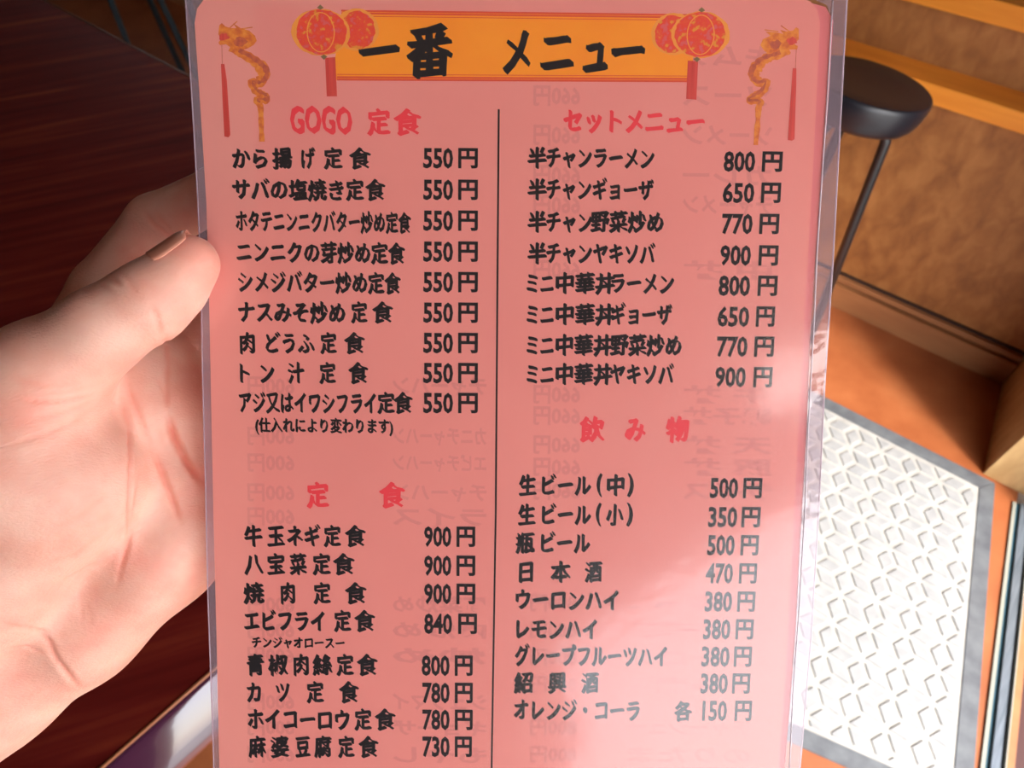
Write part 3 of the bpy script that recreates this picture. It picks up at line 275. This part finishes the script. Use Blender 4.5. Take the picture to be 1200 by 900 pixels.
for cc, p in kept[:300]:
    bm = bmesh.new(); padmesh(bm, p); shift(obj('tread_pad', bm, M['rubber'], mat_e))
if kept[300:]:
    bm = bmesh.new()
    for cc, p in kept[300:]: padmesh(bm, p)
    shift(tag(obj('tread_pads', bm, M['rubber'], mat_e), kind='stuff'))

# ---------------------------------------------------------------- counter table
tb = empty('wooden_table', (-1.4, -.4, 0)); tag(tb, 'dark red wooden table with straight grain and a polished rounded edge', 'table')
def tp(name, bm, m, smooth=False):
    o = obj(name, bm, m, tb, smooth); o.location = (1.4, .4, 0); return o
TZ = .90; XE = -.398; YF = .688; ER = .040
ex = lambda y: XE+.0945*(y+.068)
XC = ex(YF)
tp('tabletop', prism([(-2.9, -1.5), (ex(-1.5)-.003, -1.5), (XC-.004, YF-.004), (-2.9, YF-.003)], TZ-.05, TZ), M['table'])
path = [(ex(-1.5), -1.5), (ex(YF-.03), YF-.03), (XC-.008, YF-.010), (XC-.028, YF), (-2.9, YF)]
tp('inlay_line', tube([(x-.001, y-.001, TZ-.0005) for x, y in path], .0022, 8), M['inlay'], True)
BULL = [(0, 0), (.003, -.0006), (.006, -.003), (.010, -.0075), (.015, -.0138), (.021, -.0215), (.028, -.031), (.034, -.040), (.038, -.049), (.038, -.058), (.033, -.067), (.02, -.073)]
def bull(path, offx):
    bm = bmesh.new(); rings = []
    pts = [Vector((x, y)) for x, y in path]
    for i, p in enumerate(pts):
        t = (pts[min(i+1, len(pts)-1)]-pts[max(i-1, 0)]).normalized(); nn = Vector((t.y, -t.x))
        ring = []
        for wq, zq in BULL: ring.append(bm.verts.new((p.x+nn.x*wq, p.y+nn.y*wq, TZ+zq-.001)))
        ring.append(bm.verts.new((p.x-nn.x*.002, p.y-nn.y*.002, TZ-.074))); ring.append(bm.verts.new((p.x-nn.x*.002, p.y-nn.y*.002, TZ-.002)))
        rings.append(ring)
    n = len(rings[0])
    for A_, B_ in zip(rings, rings[1:]):
        for k in range(n): bm.faces.new((A_[k], A_[(k+1) % n], B_[(k+1) % n], B_[k]))
    bm.faces.new(rings[0]); bm.faces.new(rings[-1][::-1])
    bmesh.ops.recalc_face_normals(bm, faces=bm.faces)
    return bm
tp('rounded_edge', bull(path, 0), M['edge'], True)
for x in (-2.8, -.56):
    for y in (-1.4, .55): tp('leg', box(x-.04, x+.04, y-.04, y+.04, 0, TZ-.05, .004), M['table'])
tp('apron', box(-2.8, -.56, .54, .56, TZ-.14, TZ-.05), M['table'])

# ---------------------------------------------------------------- stools
def make_stool(z=.84, r=.143, tilt=None, metal='blackmetal', spread=.05):
    root = empty('bar_stool')
    h = .080
    prof = [(.001, z-h), (r*.78, z-h), (r*.87, z-h+.006), (r*.935, z-h+.018), (r*.975, z-h+.034), (r*.995, z-.030), (r*1.005, z-.012), (r*.995, z-.004), (r*.975, z-.0005), (r*.95, z), (r*.6, z-.004), (.001, z-.006)]
    prof = [(a_, b_-z) for a_, b_ in prof]
    seat = obj('seat', lathe(prof), M['black'], root, True); seat.location = (0, 0, z)
    if tilt: seat.rotation_euler = Vector((math.tan(math.radians(tilt[0])), math.tan(math.radians(tilt[1])), 1)).to_track_quat('Z', 'Y').to_euler()
    for k in range(3):
        a = math.radians(45+120*k+ST_ROT)
        c_, s_ = math.cos(a), math.sin(a); r0 = r*.55
        pts = []
        for t in range(9):
            u = t/8*math.pi/2
            pts.append((c_*(r0*.3+.064*math.sin(u)), s_*(r0*.3+.064*math.sin(u)), z-h+.004-.05*(1-math.cos(u))))
        e = pts[-1]; d = spread
        pts.append((c_*(r0*.3+.064+d), s_*(r0*.3+.064+d), .012))
        obj('leg', tube(pts, .0125, 14), M[metal], root, True)
        obj('foot_cap', lathe([(.012, 0.0), (.013, .006), (.011, .02)], 16), M['black'], root, True).location = (pts[-1][0], pts[-1][1], 0)
    return root
ST_ROT = -50
s1 = make_stool(tilt=(3.6, 10)); s1.location = (-.287, 1.66, 0)
tag(s1, 'round black padded bar stool against the brown back panel at upper right', 'stool', 'bar stools')
def copy_tree(o, parent=None):
    c_ = o.copy(); C.objects.link(c_)
    if parent: c_.parent = parent
    for ch in list(o.children): copy_tree(ch, c_)
    return c_
s2 = make_stool(metal='greymetal', z=.80, r=.16, spread=.05); s2.location = (-2.35, 1.30, 0)
tag(s2, 'dim stool with thin grey legs beyond the far edge of the table', 'stool', 'bar stools')
s3 = copy_tree(s2); s3.location = (-3.05, 1.35, 0); s3.rotation_euler = (0, 0, .4)
s3['label'] = 'dark stool in the far left corner, only a leg showing past the table'

# ---------------------------------------------------------------- the menu
menu = empty('menu'); menu.matrix_world = Matrix(MENU_MATRIX)
tag(menu, 'laminated pink Japanese restaurant menu held upright in the hand', 'menu')
def flat(name, pts, w, m, parent=menu, thick=0):
    bm = bmesh.new(); vs = [bm.verts.new((x/1000, y/1000, w/1000)) for x, y in pts]
    f = bm.faces.new(vs)
    if thick:
        r = bmesh.ops.extrude_face_region(bm, geom=[f]); 
        for v in r['geom']:
            if isinstance(v, bmesh.types.BMVert): v.co.z -= thick/1000
    bmesh.ops.triangulate(bm, faces=[g for g in bm.faces if len(g.verts) > 4])
    bmesh.ops.recalc_face_normals(bm, faces=bm.faces)
    if not thick:
        for g in bm.faces:
            if g.normal.z < 0: g.normal_flip()
    return obj(name, bm, m, parent)
def paper_mat(name, c0, c1, tc_, amt):
    m = ramp_mat(name, [(.3, c0), (.7, c1)], nscale=25, detail=5, rough=.75, bump=.03, bscale=900); nt = m.node_tree
    b = nt.nodes['Principled BSDF']; o = [n for n in nt.nodes if n.type == 'OUTPUT_MATERIAL'][0]
    t = nt.nodes.new('ShaderNodeBsdfTranslucent'); t.inputs[0].default_value = (*tc_, 1)
    x = nt.nodes.new('ShaderNodeMixShader'); x.inputs[0].default_value = amt
    nt.links.new(b.outputs[0], x.inputs[1]); nt.links.new(t.outputs[0], x.inputs[2]); nt.links.new(x.outputs[0], o.inputs[0])
    return m
M['paper'] = paper_mat('pink_paper', (.93, .305, .255), (.96, .33, .275), (.95, .62, .60), .24)
M['back'] = paper_mat('deep_pink_backing', (.84, .15, .17), (.88, .18, .20), (.95, .6, .62), .34)
M['ink'] = mat('black_ink', (.006, .003, .004), .8, spec=.2); M['redink'] = mat('red_ink', (.85, .035, .05), .7)
M['orange'] = ramp_mat('orange_print', [(.3, (.95, .26, .004)), (.7, (.98, .30, .008))], nscale=60, rough=.7)
M['redline'] = mat('banner_red_line', (.72, .06, .02), .7)
M['lanternred'] = ramp_mat('lantern_red_print', [(.35, (.72, .10, .10)), (.45, (.80, .045, .02)), (.58, (.80, .08, .02)), (.64, (.78, .26, .02))], nscale=420, detail=3, rough=.7)
M['lanternor'] = mat('lantern_gold_print', (.88, .30, .04), .7)
M['tassel'] = ramp_mat('tassel_print', [(.3, (.55, .03, .02)), (.7, (.75, .07, .05))], scale=(8, .3, 1), nscale=100, rough=.7)
M['dragon'] = ramp_mat('dragon_print', [(.35, (.62, .11, .02)), (.5, (.76, .19, .02)), (.68, (.86, .30, .04))], nscale=500, detail=4, rough=.7)
M['dragondark'] = ramp_mat('dragon_dark_print', [(.35, (.42, .06, .04)), (.6, (.62, .12, .04))], nscale=600, rough=.7)
M['greenp'] = mat('lantern_cap_print', (.22, .13, .05), .7)

def ghost_mat():
    m = bpy.data.materials.new('show_through_ink'); m.use_nodes = True; nt = m.node_tree; nt.nodes.clear()
    o = nt.nodes.new('ShaderNodeOutputMaterial'); x = nt.nodes.new('ShaderNodeMixShader'); x.inputs[0].default_value = .07
    t = nt.nodes.new('ShaderNodeBsdfTransparent'); d = nt.nodes.new('ShaderNodeBsdfDiffuse'); d.inputs[0].default_value = (.25, .10, .16, 1)
    nt.links.new(t.outputs[0], x.inputs[1]); nt.links.new(d.outputs[0], x.inputs[2]); nt.links.new(x.outputs[0], o.inputs[0])
    return m
M['ghost'] = ghost_mat()
def film_mat(name, haze, hcol, rough, bump, bscale, tint=(1, 1, 1)):
    m = bpy.data.materials.new(name); m.use_nodes = True; nt = m.node_tree; nt.nodes.clear(); N = nt.nodes.new; Lk = nt.links.new
    o = N('ShaderNodeOutputMaterial'); t = N('ShaderNodeBsdfTransparent'); t.inputs[0].default_value = (*tint, 1)
    d = N('ShaderNodeBsdfDiffuse'); d.inputs[0].default_value = (*hcol, 1)
    x1 = N('ShaderNodeMixShader'); x1.inputs[0].default_value = haze; Lk(t.outputs[0], x1.inputs[1]); Lk(d.outputs[0], x1.inputs[2])
    ga = N('ShaderNodeBsdfGlossy'); ga.inputs['Roughness'].default_value = rough
    gb = N('ShaderNodeBsdfGlossy'); gb.inputs['Roughness'].default_value = rough*.4
    g = N('ShaderNodeMixShader'); g.inputs[0].default_value = .5; Lk(ga.outputs[0], g.inputs[1]); Lk(gb.outputs[0], g.inputs[2])
    lw = N('ShaderNodeLayerWeight'); lw.inputs[0].default_value = .5
    pw = N('ShaderNodeMath'); pw.operation = 'POWER'; pw.inputs[1].default_value = 4; Lk(lw.outputs['Facing'], pw.inputs[0])
    fr = N('ShaderNodeMath'); fr.operation = 'MULTIPLY_ADD'; fr.inputs[1].default_value = .9; fr.inputs[2].default_value = .075; Lk(pw.outputs[0], fr.inputs[0])
    tc = N('ShaderNodeTexCoord'); n = N('ShaderNodeTexNoise'); n.inputs['Scale'].default_value = bscale; n.inputs['Detail'].default_value = 3
    Lk(tc.outputs['Object'], n.inputs['Vector'])
    bp = N('ShaderNodeBump'); bp.inputs['Strength'].default_value = bump; bp.inputs['Distance'].default_value = .0006; Lk(n.outputs[0], bp.inputs['Height'])
    Lk(bp.outputs[0], ga.inputs['Normal']); Lk(bp.outputs[0], gb.inputs['Normal'])
    x2 = N('ShaderNodeMixShader'); Lk(fr.outputs[0], x2.inputs[0]); Lk(x1.outputs[0], x2.inputs[1]); Lk(g.outputs[0], x2.inputs[2]); Lk(x2.outputs[0], o.inputs[0])
    return m
M['film'] = film_mat('laminate_film', .012, (.8, .75, .8), .27, .5, 40)
M['margin'] = film_mat('laminate_margin', .32, (.52, .38, .44), .12, .5, 60, (.82, .72, .78))
M['ridge'] = film_mat('laminate_fold', .55, (.85, .72, .78), .15, .2, 60)

paper = flat('paper_sheet', PAPER, 0, M['paper'])
flat('backing_sheet', BACKSHEET, -.2, M['back'])
# sealed film: over the paper, and the ring of margin round it
flat('film', CLEAR, .16, M['film'])
def ring_mesh(outer, inner, w):
    bm = bmesh.new(); es = []
    for pts in (outer, inner):
        v = [bm.verts.new((x/1000, y/1000, w/1000)) for x, y in pts]
        es += [bm.edges.new((v[i], v[(i+1) % len(v)])) for i in range(len(v))]
    bmesh.ops.triangle_fill(bm, edges=es, use_beauty=True, use_dissolve=False)
    for g in bm.faces:
        g.normal_update()
        if g.normal.z < 0: g.normal_flip()
    return bm
obj('film_margin', ring_mesh(FILM, CLEAR, .12), M['margin'], menu)
def ribbon(name, pts, wd, w, m, parent=menu, thick=0):
    P_ = [Vector(p) for p in pts]; l, r = [], []
    ww = wd if isinstance(wd, list) else [wd]*len(P_)
    for i, p in enumerate(P_):
        t = (P_[min(i+1, len(P_)-1)]-P_[max(i-1, 0)]).normalized(); nn = Vector((-t.y, t.x))
        l.append((p+nn*ww[i])[:]); r.append((p-nn*ww[i])[:])
    verts = [(x/1000, y/1000, w/1000) for x, y in l+r]; n = len(l)
    faces = [(i+n, i+n+1, i+1, i) for i in range(n-1)]
    return obj(name, (verts, [], faces), m, parent)
obj('fold_ridge', tube([(x/1000, y/1000, .0001) for x, y in CREASE], .00028, 8), M['ridge'], menu, True)
FE = FILM[1:10]; obj('sealed_edge', tube([(x/1000, y/1000, -.0004) for x, y in FE], .00028, 8), M['ridge'], menu, True)
FE = FILM[10:] + FILM[:1]; obj('sealed_edge', tube([(x/1000, y/1000, -.0004) for x, y in FE], .00022, 8), M['ridge'], menu, True)

# printed banner and ornaments
ban = flat('banner', BANNER, .03, M['orange'])
for key in (BANTOP, BANBOT):
    ribbon('banner_line', key, .28, .045, M['redline'], ban)
    s = 1 if key is BANTOP else -1
    ribbon('banner_line', [(x, y-s*.9) for x, y in key], .12, .045, M['redline'], ban)
    ribbon('banner_line', [(x, y+s*.75) for x, y in key], .30, .045, M['redline'], ban)
ribbon('divider_line', DIVIDER, .32, .05, M['ink'])
def disc(cx, cy, rx, ry, n=40, wob=0, seed=0):
    rn = random.Random(seed)
    return [(cx+rx*(1+rn.uniform(-wob, wob))*math.cos(2*math.pi*i/n), cy+ry*(1+rn.uniform(-wob, wob))*math.sin(2*math.pi*i/n)) for i in range(n)]
for k, (a, b) in enumerate(ART['LAN']):
    s = 1 if k == 0 else -1
    lan = flat('lantern_print', disc(b[0], b[1], 7.2, 6.6, 40, .02, k), .055, M['lanternor'])
    flat('lantern_lobe', disc(b[0]+s*.3, b[1]-.1, 5.8, 5.9, 40, .05, k+9), .065, M['lanternred'], lan)
    flat('lantern_halo', disc(a[0], a[1], 9.6, 7.3, 40, .02, k+3), .075, M['lanternor'], lan)
    flat('lantern_body', disc(a[0]+s*.2, a[1]+.1, 8.3, 7.0, 48, .03, k+5), .085, M['lanternred'], lan)
    flat('lantern_rib', disc(a[0], a[1], 4.6, 6.3, 40), .09, M['lanternor'], lan)
    flat('lantern_panel', disc(a[0], a[1], 4.25, 6.0, 40), .095, M['lanternred'], lan)
    flat('lantern_cap', [(a[0]-1.1, a[1]+7.6), (a[0], a[1]+7.0), (a[0]+1.1, a[1]+7.6), (a[0], a[1]+8.6)], .1, M['greenp'], lan)
    flat('lantern_cap', [(a[0]+s*.9-1.1, a[1]-7.6), (a[0]+s*.9, a[1]-8.6), (a[0]+s*.9+1.1, a[1]-7.6), (a[0]+s*.9, a[1]-6.9)], .1, M['greenp'], lan)
    flat('tassel', ART['TAS'][k], .07, M['tassel'], lan)
for k, (sp, hd) in enumerate(((ART['DRL'], ART['HL']), (ART['DRR'], ART['HR']))):
    # smooth the spine
    P_ = [Vector((*p, w)) for p, w in sp]; out = []
    for i in range(len(P_)-1):
        p0, p1, p2, p3 = P_[max(i-1, 0)], P_[i], P_[i+1], P_[min(i+2, len(P_)-1)]
        for t in [j/6 for j in range(6)]:
            out.append(.5*((2*p1)+(-p0+p2)*t+(2*p0-5*p1+4*p2-p3)*t*t+(-p0+3*p1-3*p2+p3)*t**3))
    out.append(P_[-1]); rn = random.Random(k)
    s = 1 if k == 0 else -1
    dr = ribbon('dragon_body', [(v.x, v.y) for v in out], [max(.3, v.z*(1+rn.uniform(-.18, .18))*.93) for v in out], .05, M['dragon'])
    dr.name = 'dragon_print'
    flat('dragon_head', hd, .06, M['dragon'], dr)
    ribbon('dragon_back', [(v.x+s*.5*v.z, v.y+.2) for v in out[4:-14]], [max(.1, v.z*.36*(1+rn.uniform(-.5, .5))) for v in out[4:-14]], .07, M['dragondark'], dr)
    cx = sum(p[0] for p in hd)/len(hd); cy = sum(p[1] for p in hd)/len(hd)
    flat('dragon_mane', disc(cx+s*2.2, cy-1.6, 2.0, 1.5, 14, .3, k), .07, M['dragondark'], dr)
    flat('dragon_jaw', disc(cx-s*3.2, cy-.3, 1.6, 1.2, 12, .3, k+2), .07, M['tassel'], dr)
    for wi in (2*k, 2*k+1): ribbon('dragon_whisker', ART['WHIS'][wi], .16, .06, M['dragon'], dr)
    ribbon('dragon_string', ART['WHIS'][4+k], .08, .06, M['dragondark'], dr)
    flat('dragon_stick', ART['STK'][k], .06, M['tassel'], dr)

# lettering
def glyphs(s, bold, res=2):
    c_ = bpy.data.curves.new('g', 'FONT'); c_.body = s; c_.offset = bold; c_.resolution_u = res; c_.size = 1
    o_ = bpy.data.objects.new('g', c_); me = o_.to_mesh()
    v = np.array([x.co[:2] for x in me.vertices]); f = [tuple(p.vertices) for p in me.polygons]
    o_.to_mesh_clear(); bpy.data.objects.remove(o_); bpy.data.curves.remove(c_)
    return v, f
def text_mesh(tokens, style, w, mirror=False):
    V, F = [], []
    for s, u0, u1, vc, h in tokens:
        sans = style == 'sans' and s != '各'
        if sans and s.isdigit(): v, f = glyphs(s, .030)
        elif sans: v, f = glyphs(s, .034)
        else: v, f = glyphs(s, .004 if len(s) > 1 or s not in '番食' else .0)
        cjk = ord(s[0]) > 0x2000
        y0, y1 = (-.12, .88) if cjk else (v[:, 1].min(), v[:, 1].max())
        if sans and cjk: y0, y1 = v[:, 1].min()-.01, v[:, 1].max()+.01
        if s in '番': y0, y1 = v[:, 1].min()+.0, v[:, 1].max()
        if s == 'GOGO': y0, y1 = v[:, 1].min(), v[:, 1].max()
        v = v.copy()
        if not sans:                                   # brush-like rise of the horizontals
            cell = np.floor(v[:, 0]+.001); fx = v[:, 0]-cell-.5
            if cjk: v[:, 1] += .10*fx
            v[:, 1] += .012*np.sin(v[:, 0]*23+v[:, 1]*9); v[:, 0] += .010*np.sin(v[:, 1]*27+v[:, 0]*7)
        nibs = [(0, 0)] if sans else [(-.046, .031), (-.026, .018), (-.006, .004), (.014, -.009), (.032, -.021), (.046, -.030)]
        xa, xb = v[:, 0].min()+min(n[0] for n in nibs), v[:, 0].max()+max(n[0] for n in nibs)
        for k, (nx, ny) in enumerate(nibs):
            X = (v[:, 0]+nx-xa)/(xb-xa)
            if mirror: X = 1-X
            x = u0+X*(u1-u0); y = vc+((v[:, 1]+ny)-(y0+y1)/2)/(y1-y0)*h
            b = len(V); V += [(a/1000, c2/1000, (w+k*.004)/1000) for a, c2 in zip(x, y)]
            F += [tuple(q+b for q in (p[::-1] if mirror else p)) for p in f]
    return (V, [], F)
for name, style, toks in TEXT_ROWS:
    obj(name, text_mesh(toks, style, .06), M['redink'] if style == 'red' else M['ink'], menu)
for toks in SHOW_THROUGH:
    obj('show_through_print', text_mesh([tuple(t) for t in toks], 'sans', .015, True), M['ghost'], menu)

# ---------------------------------------------------------------- the hand (one continuous surface)
def skin_mat():
    m = bpy.data.materials.new('skin'); m.use_nodes = True; nt = m.node_tree; b = nt.nodes['Principled BSDF']; N = nt.nodes.new; Lk = nt.links.new
    tc = N('ShaderNodeTexCoord')
    n1 = N('ShaderNodeTexNoise'); n1.inputs['Scale'].default_value = .045; n1.inputs['Detail'].default_value = 3; Lk(tc.outputs['Object'], n1.inputs['Vector'])
    r = N('ShaderNodeValToRGB'); r.color_ramp.elements[0].position = .32; r.color_ramp.elements[0].color = (.69, .29, .215, 1)
    r.color_ramp.elements[1].position = .68; r.color_ramp.elements[1].color = (.67, .375, .29, 1)
    e = r.color_ramp.elements.new(.5); e.color = (.68, .335, .25, 1)
    Lk(n1.outputs[0], r.inputs[0])
    n2 = N('ShaderNodeTexNoise'); n2.inputs['Scale'].default_value = .09; n2.inputs['Detail'].default_value = 5; Lk(tc.outputs['Object'], n2.inputs['Vector'])
    r2 = N('ShaderNodeValToRGB'); r2.color_ramp.elements[0].position = .40; r2.color_ramp.elements[0].color = (.86, .72, .74, 1)
    r2.color_ramp.elements[1].position = .58; r2.color_ramp.elements[1].color = (1, 1, 1, 1); Lk(n2.outputs[0], r2.inputs[0])
    mx = N('ShaderNodeMixRGB'); mx.blend_type = 'MULTIPLY'; mx.inputs[0].default_value = .18; Lk(r.outputs[0], mx.inputs[1]); Lk(r2.outputs[0], mx.inputs[2])
    at = N('ShaderNodeAttribute'); at.attribute_name = 'flush'
    mx2 = N('ShaderNodeMixRGB'); mx2.inputs[2].default_value = (.70, .16, .10, 1); Lk(at.outputs['Fac'], mx2.inputs[0]); Lk(mx.outputs[0], mx2.inputs[1])
    Lk(mx2.outputs[0], b.inputs['Base Color'])
    b.inputs['Roughness'].default_value = .5; b.inputs['Specular IOR Level'].default_value = .35
    b.inputs['Subsurface Weight'].default_value = .25; b.inputs['Subsurface Radius'].default_value = (1, .35, .2); b.inputs['Subsurface Scale'].default_value = .004
    # fine ridges and creases of the skin
    v = N('ShaderNodeTexVoronoi'); v.feature = 'DISTANCE_TO_EDGE'; v.inputs['Scale'].default_value = .45
    mp = N('ShaderNodeMapping'); mp.inputs['Scale'].default_value = (1, 1.9, 1); mp.inputs['Rotation'].default_value = (0, 0, .5)
    Lk(tc.outputs['Object'], mp.inputs[0]); Lk(mp.outputs[0], v.inputs['Vector'])
    n3 = N('ShaderNodeTexNoise'); n3.inputs['Scale'].default_value = .9; n3.inputs['Detail'].default_value = 5; Lk(mp.outputs[0], n3.inputs['Vector'])
    ad = N('ShaderNodeMath'); ad.operation = 'MULTIPLY_ADD'; ad.inputs[1].default_value = .5; Lk(v.outputs['Distance'], ad.inputs[0]); Lk(n3.outputs[0], ad.inputs[2])
    bp = N('ShaderNodeBump'); bp.inputs['Strength'].default_value = .35; bp.inputs['Distance'].default_value = .0006; Lk(ad.outputs[0], bp.inputs['Height']); Lk(bp.outputs[0], b.inputs['Normal'])
    return m
M['skin'] = skin_mat()
M['nail'] = mat('thumb_nail', (.66, .27, .18), .32, spec=.5)

def sdf_hand(step=1.6):
    cones = [(g, np.array(a, float), ra, np.array(b, float), rb) for g, a, ra, b, rb in HAND_CONES]
    lo = np.array([-320, -90, 180.]); hi = np.array([-30, 225, 300.])
    ax = [np.arange(lo[i], hi[i], step) for i in range(3)]
    X, Y, Z = np.meshgrid(*ax, indexing='ij'); X = X.astype(np.float32); Y = Y.astype(np.float32); Z = Z.astype(np.float32)
    def cone(a, ra, b, rb):
        ab = b-a; L2 = ab.dot(ab)
        t = ((X-a[0])*ab[0]+(Y-a[1])*ab[1]+(Z-a[2])*ab[2])/L2
        np.clip(t, 0, 1, out=t)
        d = np.sqrt((X-a[0]-t*ab[0])**2+(Y-a[1]-t*ab[1])**2+(Z-a[2]-t*ab[2])**2)
        return d-(ra+(rb-ra)*t)
    def smin(a, b, k):
        h = np.clip(.5+.5*(b-a)/k, 0, 1); return b+(a-b)*h-k*h*(1-h)
    D = {}
    kk = {0: 9, 1: 5, 2: 3, 3: 3, 4: 3, 5: 3}
    for g, a, ra, b, rb in cones:
        d = cone(a, ra, b, rb); D[g] = d if g not in D else smin(D[g], d, kk[g])
    F = D[0]
    for g in (2, 3, 4, 5): F = smin(F, D[g], 5)
    F = smin(F, D[1], 5)
    # trim at the grid border so the forearm closes
    F = np.maximum(F, -(X-(lo[0]+6)))
    F = np.maximum(F, Y-(hi[1]-8))
    # keep the palm off the sheet: fingers lie behind it, the thumb pad flattens on it
    return F, lo, step
def surface_nets(F, lo, st_):
    ins = F < 0; nx, ny, nz = F.shape
    cnt = np.zeros((nx-1, ny-1, nz-1), np.float32); P_ = np.zeros((nx-1, ny-1, nz-1, 3), np.float32)
    corners = [(i, j, k) for i in (0, 1) for j in (0, 1) for k in (0, 1)]
    sl = lambda c: (slice(c[0], nx-1+c[0]), slice(c[1], ny-1+c[1]), slice(c[2], nz-1+c[2]))
    for a in corners:
        for d in range(3):
            if a[d]: continue
            b = list(a); b[d] = 1; fa = F[sl(a)]; fb = F[sl(b)]
            c_ = (fa < 0) != (fb < 0); t = np.where(c_, fa/np.where(c_, fa-fb, 1), 0)
            cnt += c_
            for q in range(3): P_[..., q] += np.where(c_, a[q]+(t if q == d else 0), 0)
    act = cnt > 0; idx = -np.ones(cnt.shape, np.int64); idx[act] = np.arange(act.sum())
    ijk = np.argwhere(act); V = (ijk+P_[act]/cnt[act][:, None])*st_+lo
    quads = []
    for d in range(3):
        s0 = [slice(1, n-1) for n in F.shape]; s1 = list(s0); s0[d] = slice(0, F.shape[d]-1); s1[d] = slice(1, F.shape[d])
        a, b = ins[tuple(s0)], ins[tuple(s1)]; ch = np.argwhere(a != b); flag = a[a != b]
        off = np.array([1, 1, 1]); off[d] = 0; base = ch+off
        u, w = [q for q in range(3) if q != d]
        def g(du, dw):
            c_ = base.copy(); c_[:, u] -= du; c_[:, w] -= dw; return idx[c_[:, 0], c_[:, 1], c_[:, 2]]
        q = np.stack([g(1, 1), g(0, 1), g(0, 0), g(1, 0)], 1)
        fl = flag if d != 1 else ~flag
        q[~fl] = q[~fl][:, ::-1]; quads.append(q)
    return V, np.concatenate(quads)
F_, lo_, st__ = sdf_hand()
HV, HQ = surface_nets(F_, lo_, st__)
# light relaxation
def relax(V, Q, n, lam=.5):
    e = np.concatenate([Q[:, [0, 1]], Q[:, [1, 2]], Q[:, [2, 3]], Q[:, [3, 0]]]); e = np.concatenate([e, e[:, ::-1]])
    cn = np.bincount(e[:, 0], minlength=len(V))[:, None]
    for _ in range(n):
        A_ = np.stack([np.bincount(e[:, 0], weights=V[e[:, 1], q], minlength=len(V)) for q in range(3)], 1)/cn
        V = V+(A_-V)*lam
    return V
HV = relax(HV, HQ, 4)
def vnormals(V, Q):
    n = np.cross(V[Q[:, 2]]-V[Q[:, 0]], V[Q[:, 3]]-V[Q[:, 1]]); N = np.zeros_like(V)
    for k in range(4):
        for q in range(3): N[:, q] += np.bincount(Q[:, k], weights=n[:, q], minlength=len(V))
    return N/np.maximum(np.linalg.norm(N, axis=1), 1e-9)[:, None]
tmp = bpy.data.meshes.new('t'); tmp.from_pydata(HV.tolist(), [], HQ.tolist())
to = bpy.data.objects.new('t', tmp); C.objects.link(to); ss = to.modifiers.new('s', 'SUBSURF'); ss.levels = 1; ss.render_levels = 1
bpy.context.view_layer.update()
em = to.evaluated_get(bpy.context.evaluated_depsgraph_get()).to_mesh()
HV = np.empty(len(em.vertices)*3, np.float32); em.vertices.foreach_get('co', HV); HV = HV.reshape(-1, 3).astype(float)
HQ = np.empty(len(em.loops), np.int32); em.loops.foreach_get('vertex_index', HQ); HQ = HQ.reshape(-1, 4)
bpy.data.objects.remove(to)
HN = vnormals(HV, HQ)
disp = np.zeros(len(HV)); flush = np.zeros(len(HV))
for dep, wd, pts in HAND_CREASES:
    pts = np.array(pts); lo = pts.min(0)-12; hi = pts.max(0)+12
    sel = np.where(((HV > lo) & (HV < hi)).all(1))[0]; Q_ = HV[sel]
    best = np.full(len(sel), 1e9); tt = np.zeros(len(sel)); n = len(pts)-1
    for i in range(n):
        a, b = pts[i], pts[i+1]; ab = b-a
        t = np.clip((Q_-a)@ab/max(ab.dot(ab), 1e-6), 0, 1)
        d = np.linalg.norm(Q_-a-t[:, None]*ab, axis=1); m_ = d < best
        best[m_] = d[m_]; tt[m_] = (i+t[m_])/n
    fade = np.clip(np.minimum(tt, 1-tt)*4+.12, 0, 1)
    disp[sel] += (-dep*np.exp(-(best/wd)**2)+.22*dep*np.exp(-((best-2.4*wd)/(1.5*wd))**2))*fade
    flush[sel] = np.maximum(flush[sel], np.clip(dep*.6, 0, .75)*np.exp(-(best/(wd*1.3))**2)*fade)
HV = HV+HN*disp[:, None]
hme = bpy.data.meshes.new('hand'); hme.from_pydata(HV.tolist(), [], HQ.tolist())
for p in hme.polygons: p.use_smooth = True
att = hme.attributes.new('flush', 'FLOAT', 'POINT'); att.data.foreach_set('value', flush.astype(np.float32))
hme.materials.append(M['skin'])
hand = bpy.data.objects.new('hand', hme); C.objects.link(hand); hand.matrix_world = Matrix(HAND_MATRIX)
tag(hand, 'bare left hand and wrist gripping the left edge of the pink menu, thumb in front', 'hand')
# thumb nail
a, b = Vector(THUMB['a']), Vector(THUMB['b']); axd = (a-b).normalized(); r0 = THUMB['r']
outd = Vector((-.60, -.74, -.32)); outd = (outd-axd*outd.dot(axd)).normalized(); sd_ = axd.cross(outd)
vs, fs = [], []; NU, NVn = 14, 14
for i in range(NU+1):
    for j in range(NVn+1):
        u = -1+2*i/NU; v = j/NVn
        ang = u*math.radians(56)*(1-.10*(2*v-1)**4); along = -8.5+14.0*v - 1.2*(u*u)*(1 if v > .5 else -1)*abs(2*v-1)
        base = a+axd*along; rr = r0+.12
        if along > 0: rr = math.sqrt(max(rr*rr-(along*.95)**2, 9))
        rr += .55*max(0, 1-abs(u))*.0
        vs.append((base+(outd*math.cos(ang)+sd_*math.sin(ang))*(rr+ (max(0, -along)*.10)))[:])
for i in range(NU):
    for j in range(NVn):
        k = i*(NVn+1)+j; fs.append((k, k+1, k+NVn+2, k+NVn+1))
nail = obj('thumbnail', (vs, [], fs), M['nail'], hand, True)
sm = nail.modifiers.new('s', 'SOLIDIFY'); sm.thickness = .3; sm.offset = 0
bpy.context.view_layer.update()
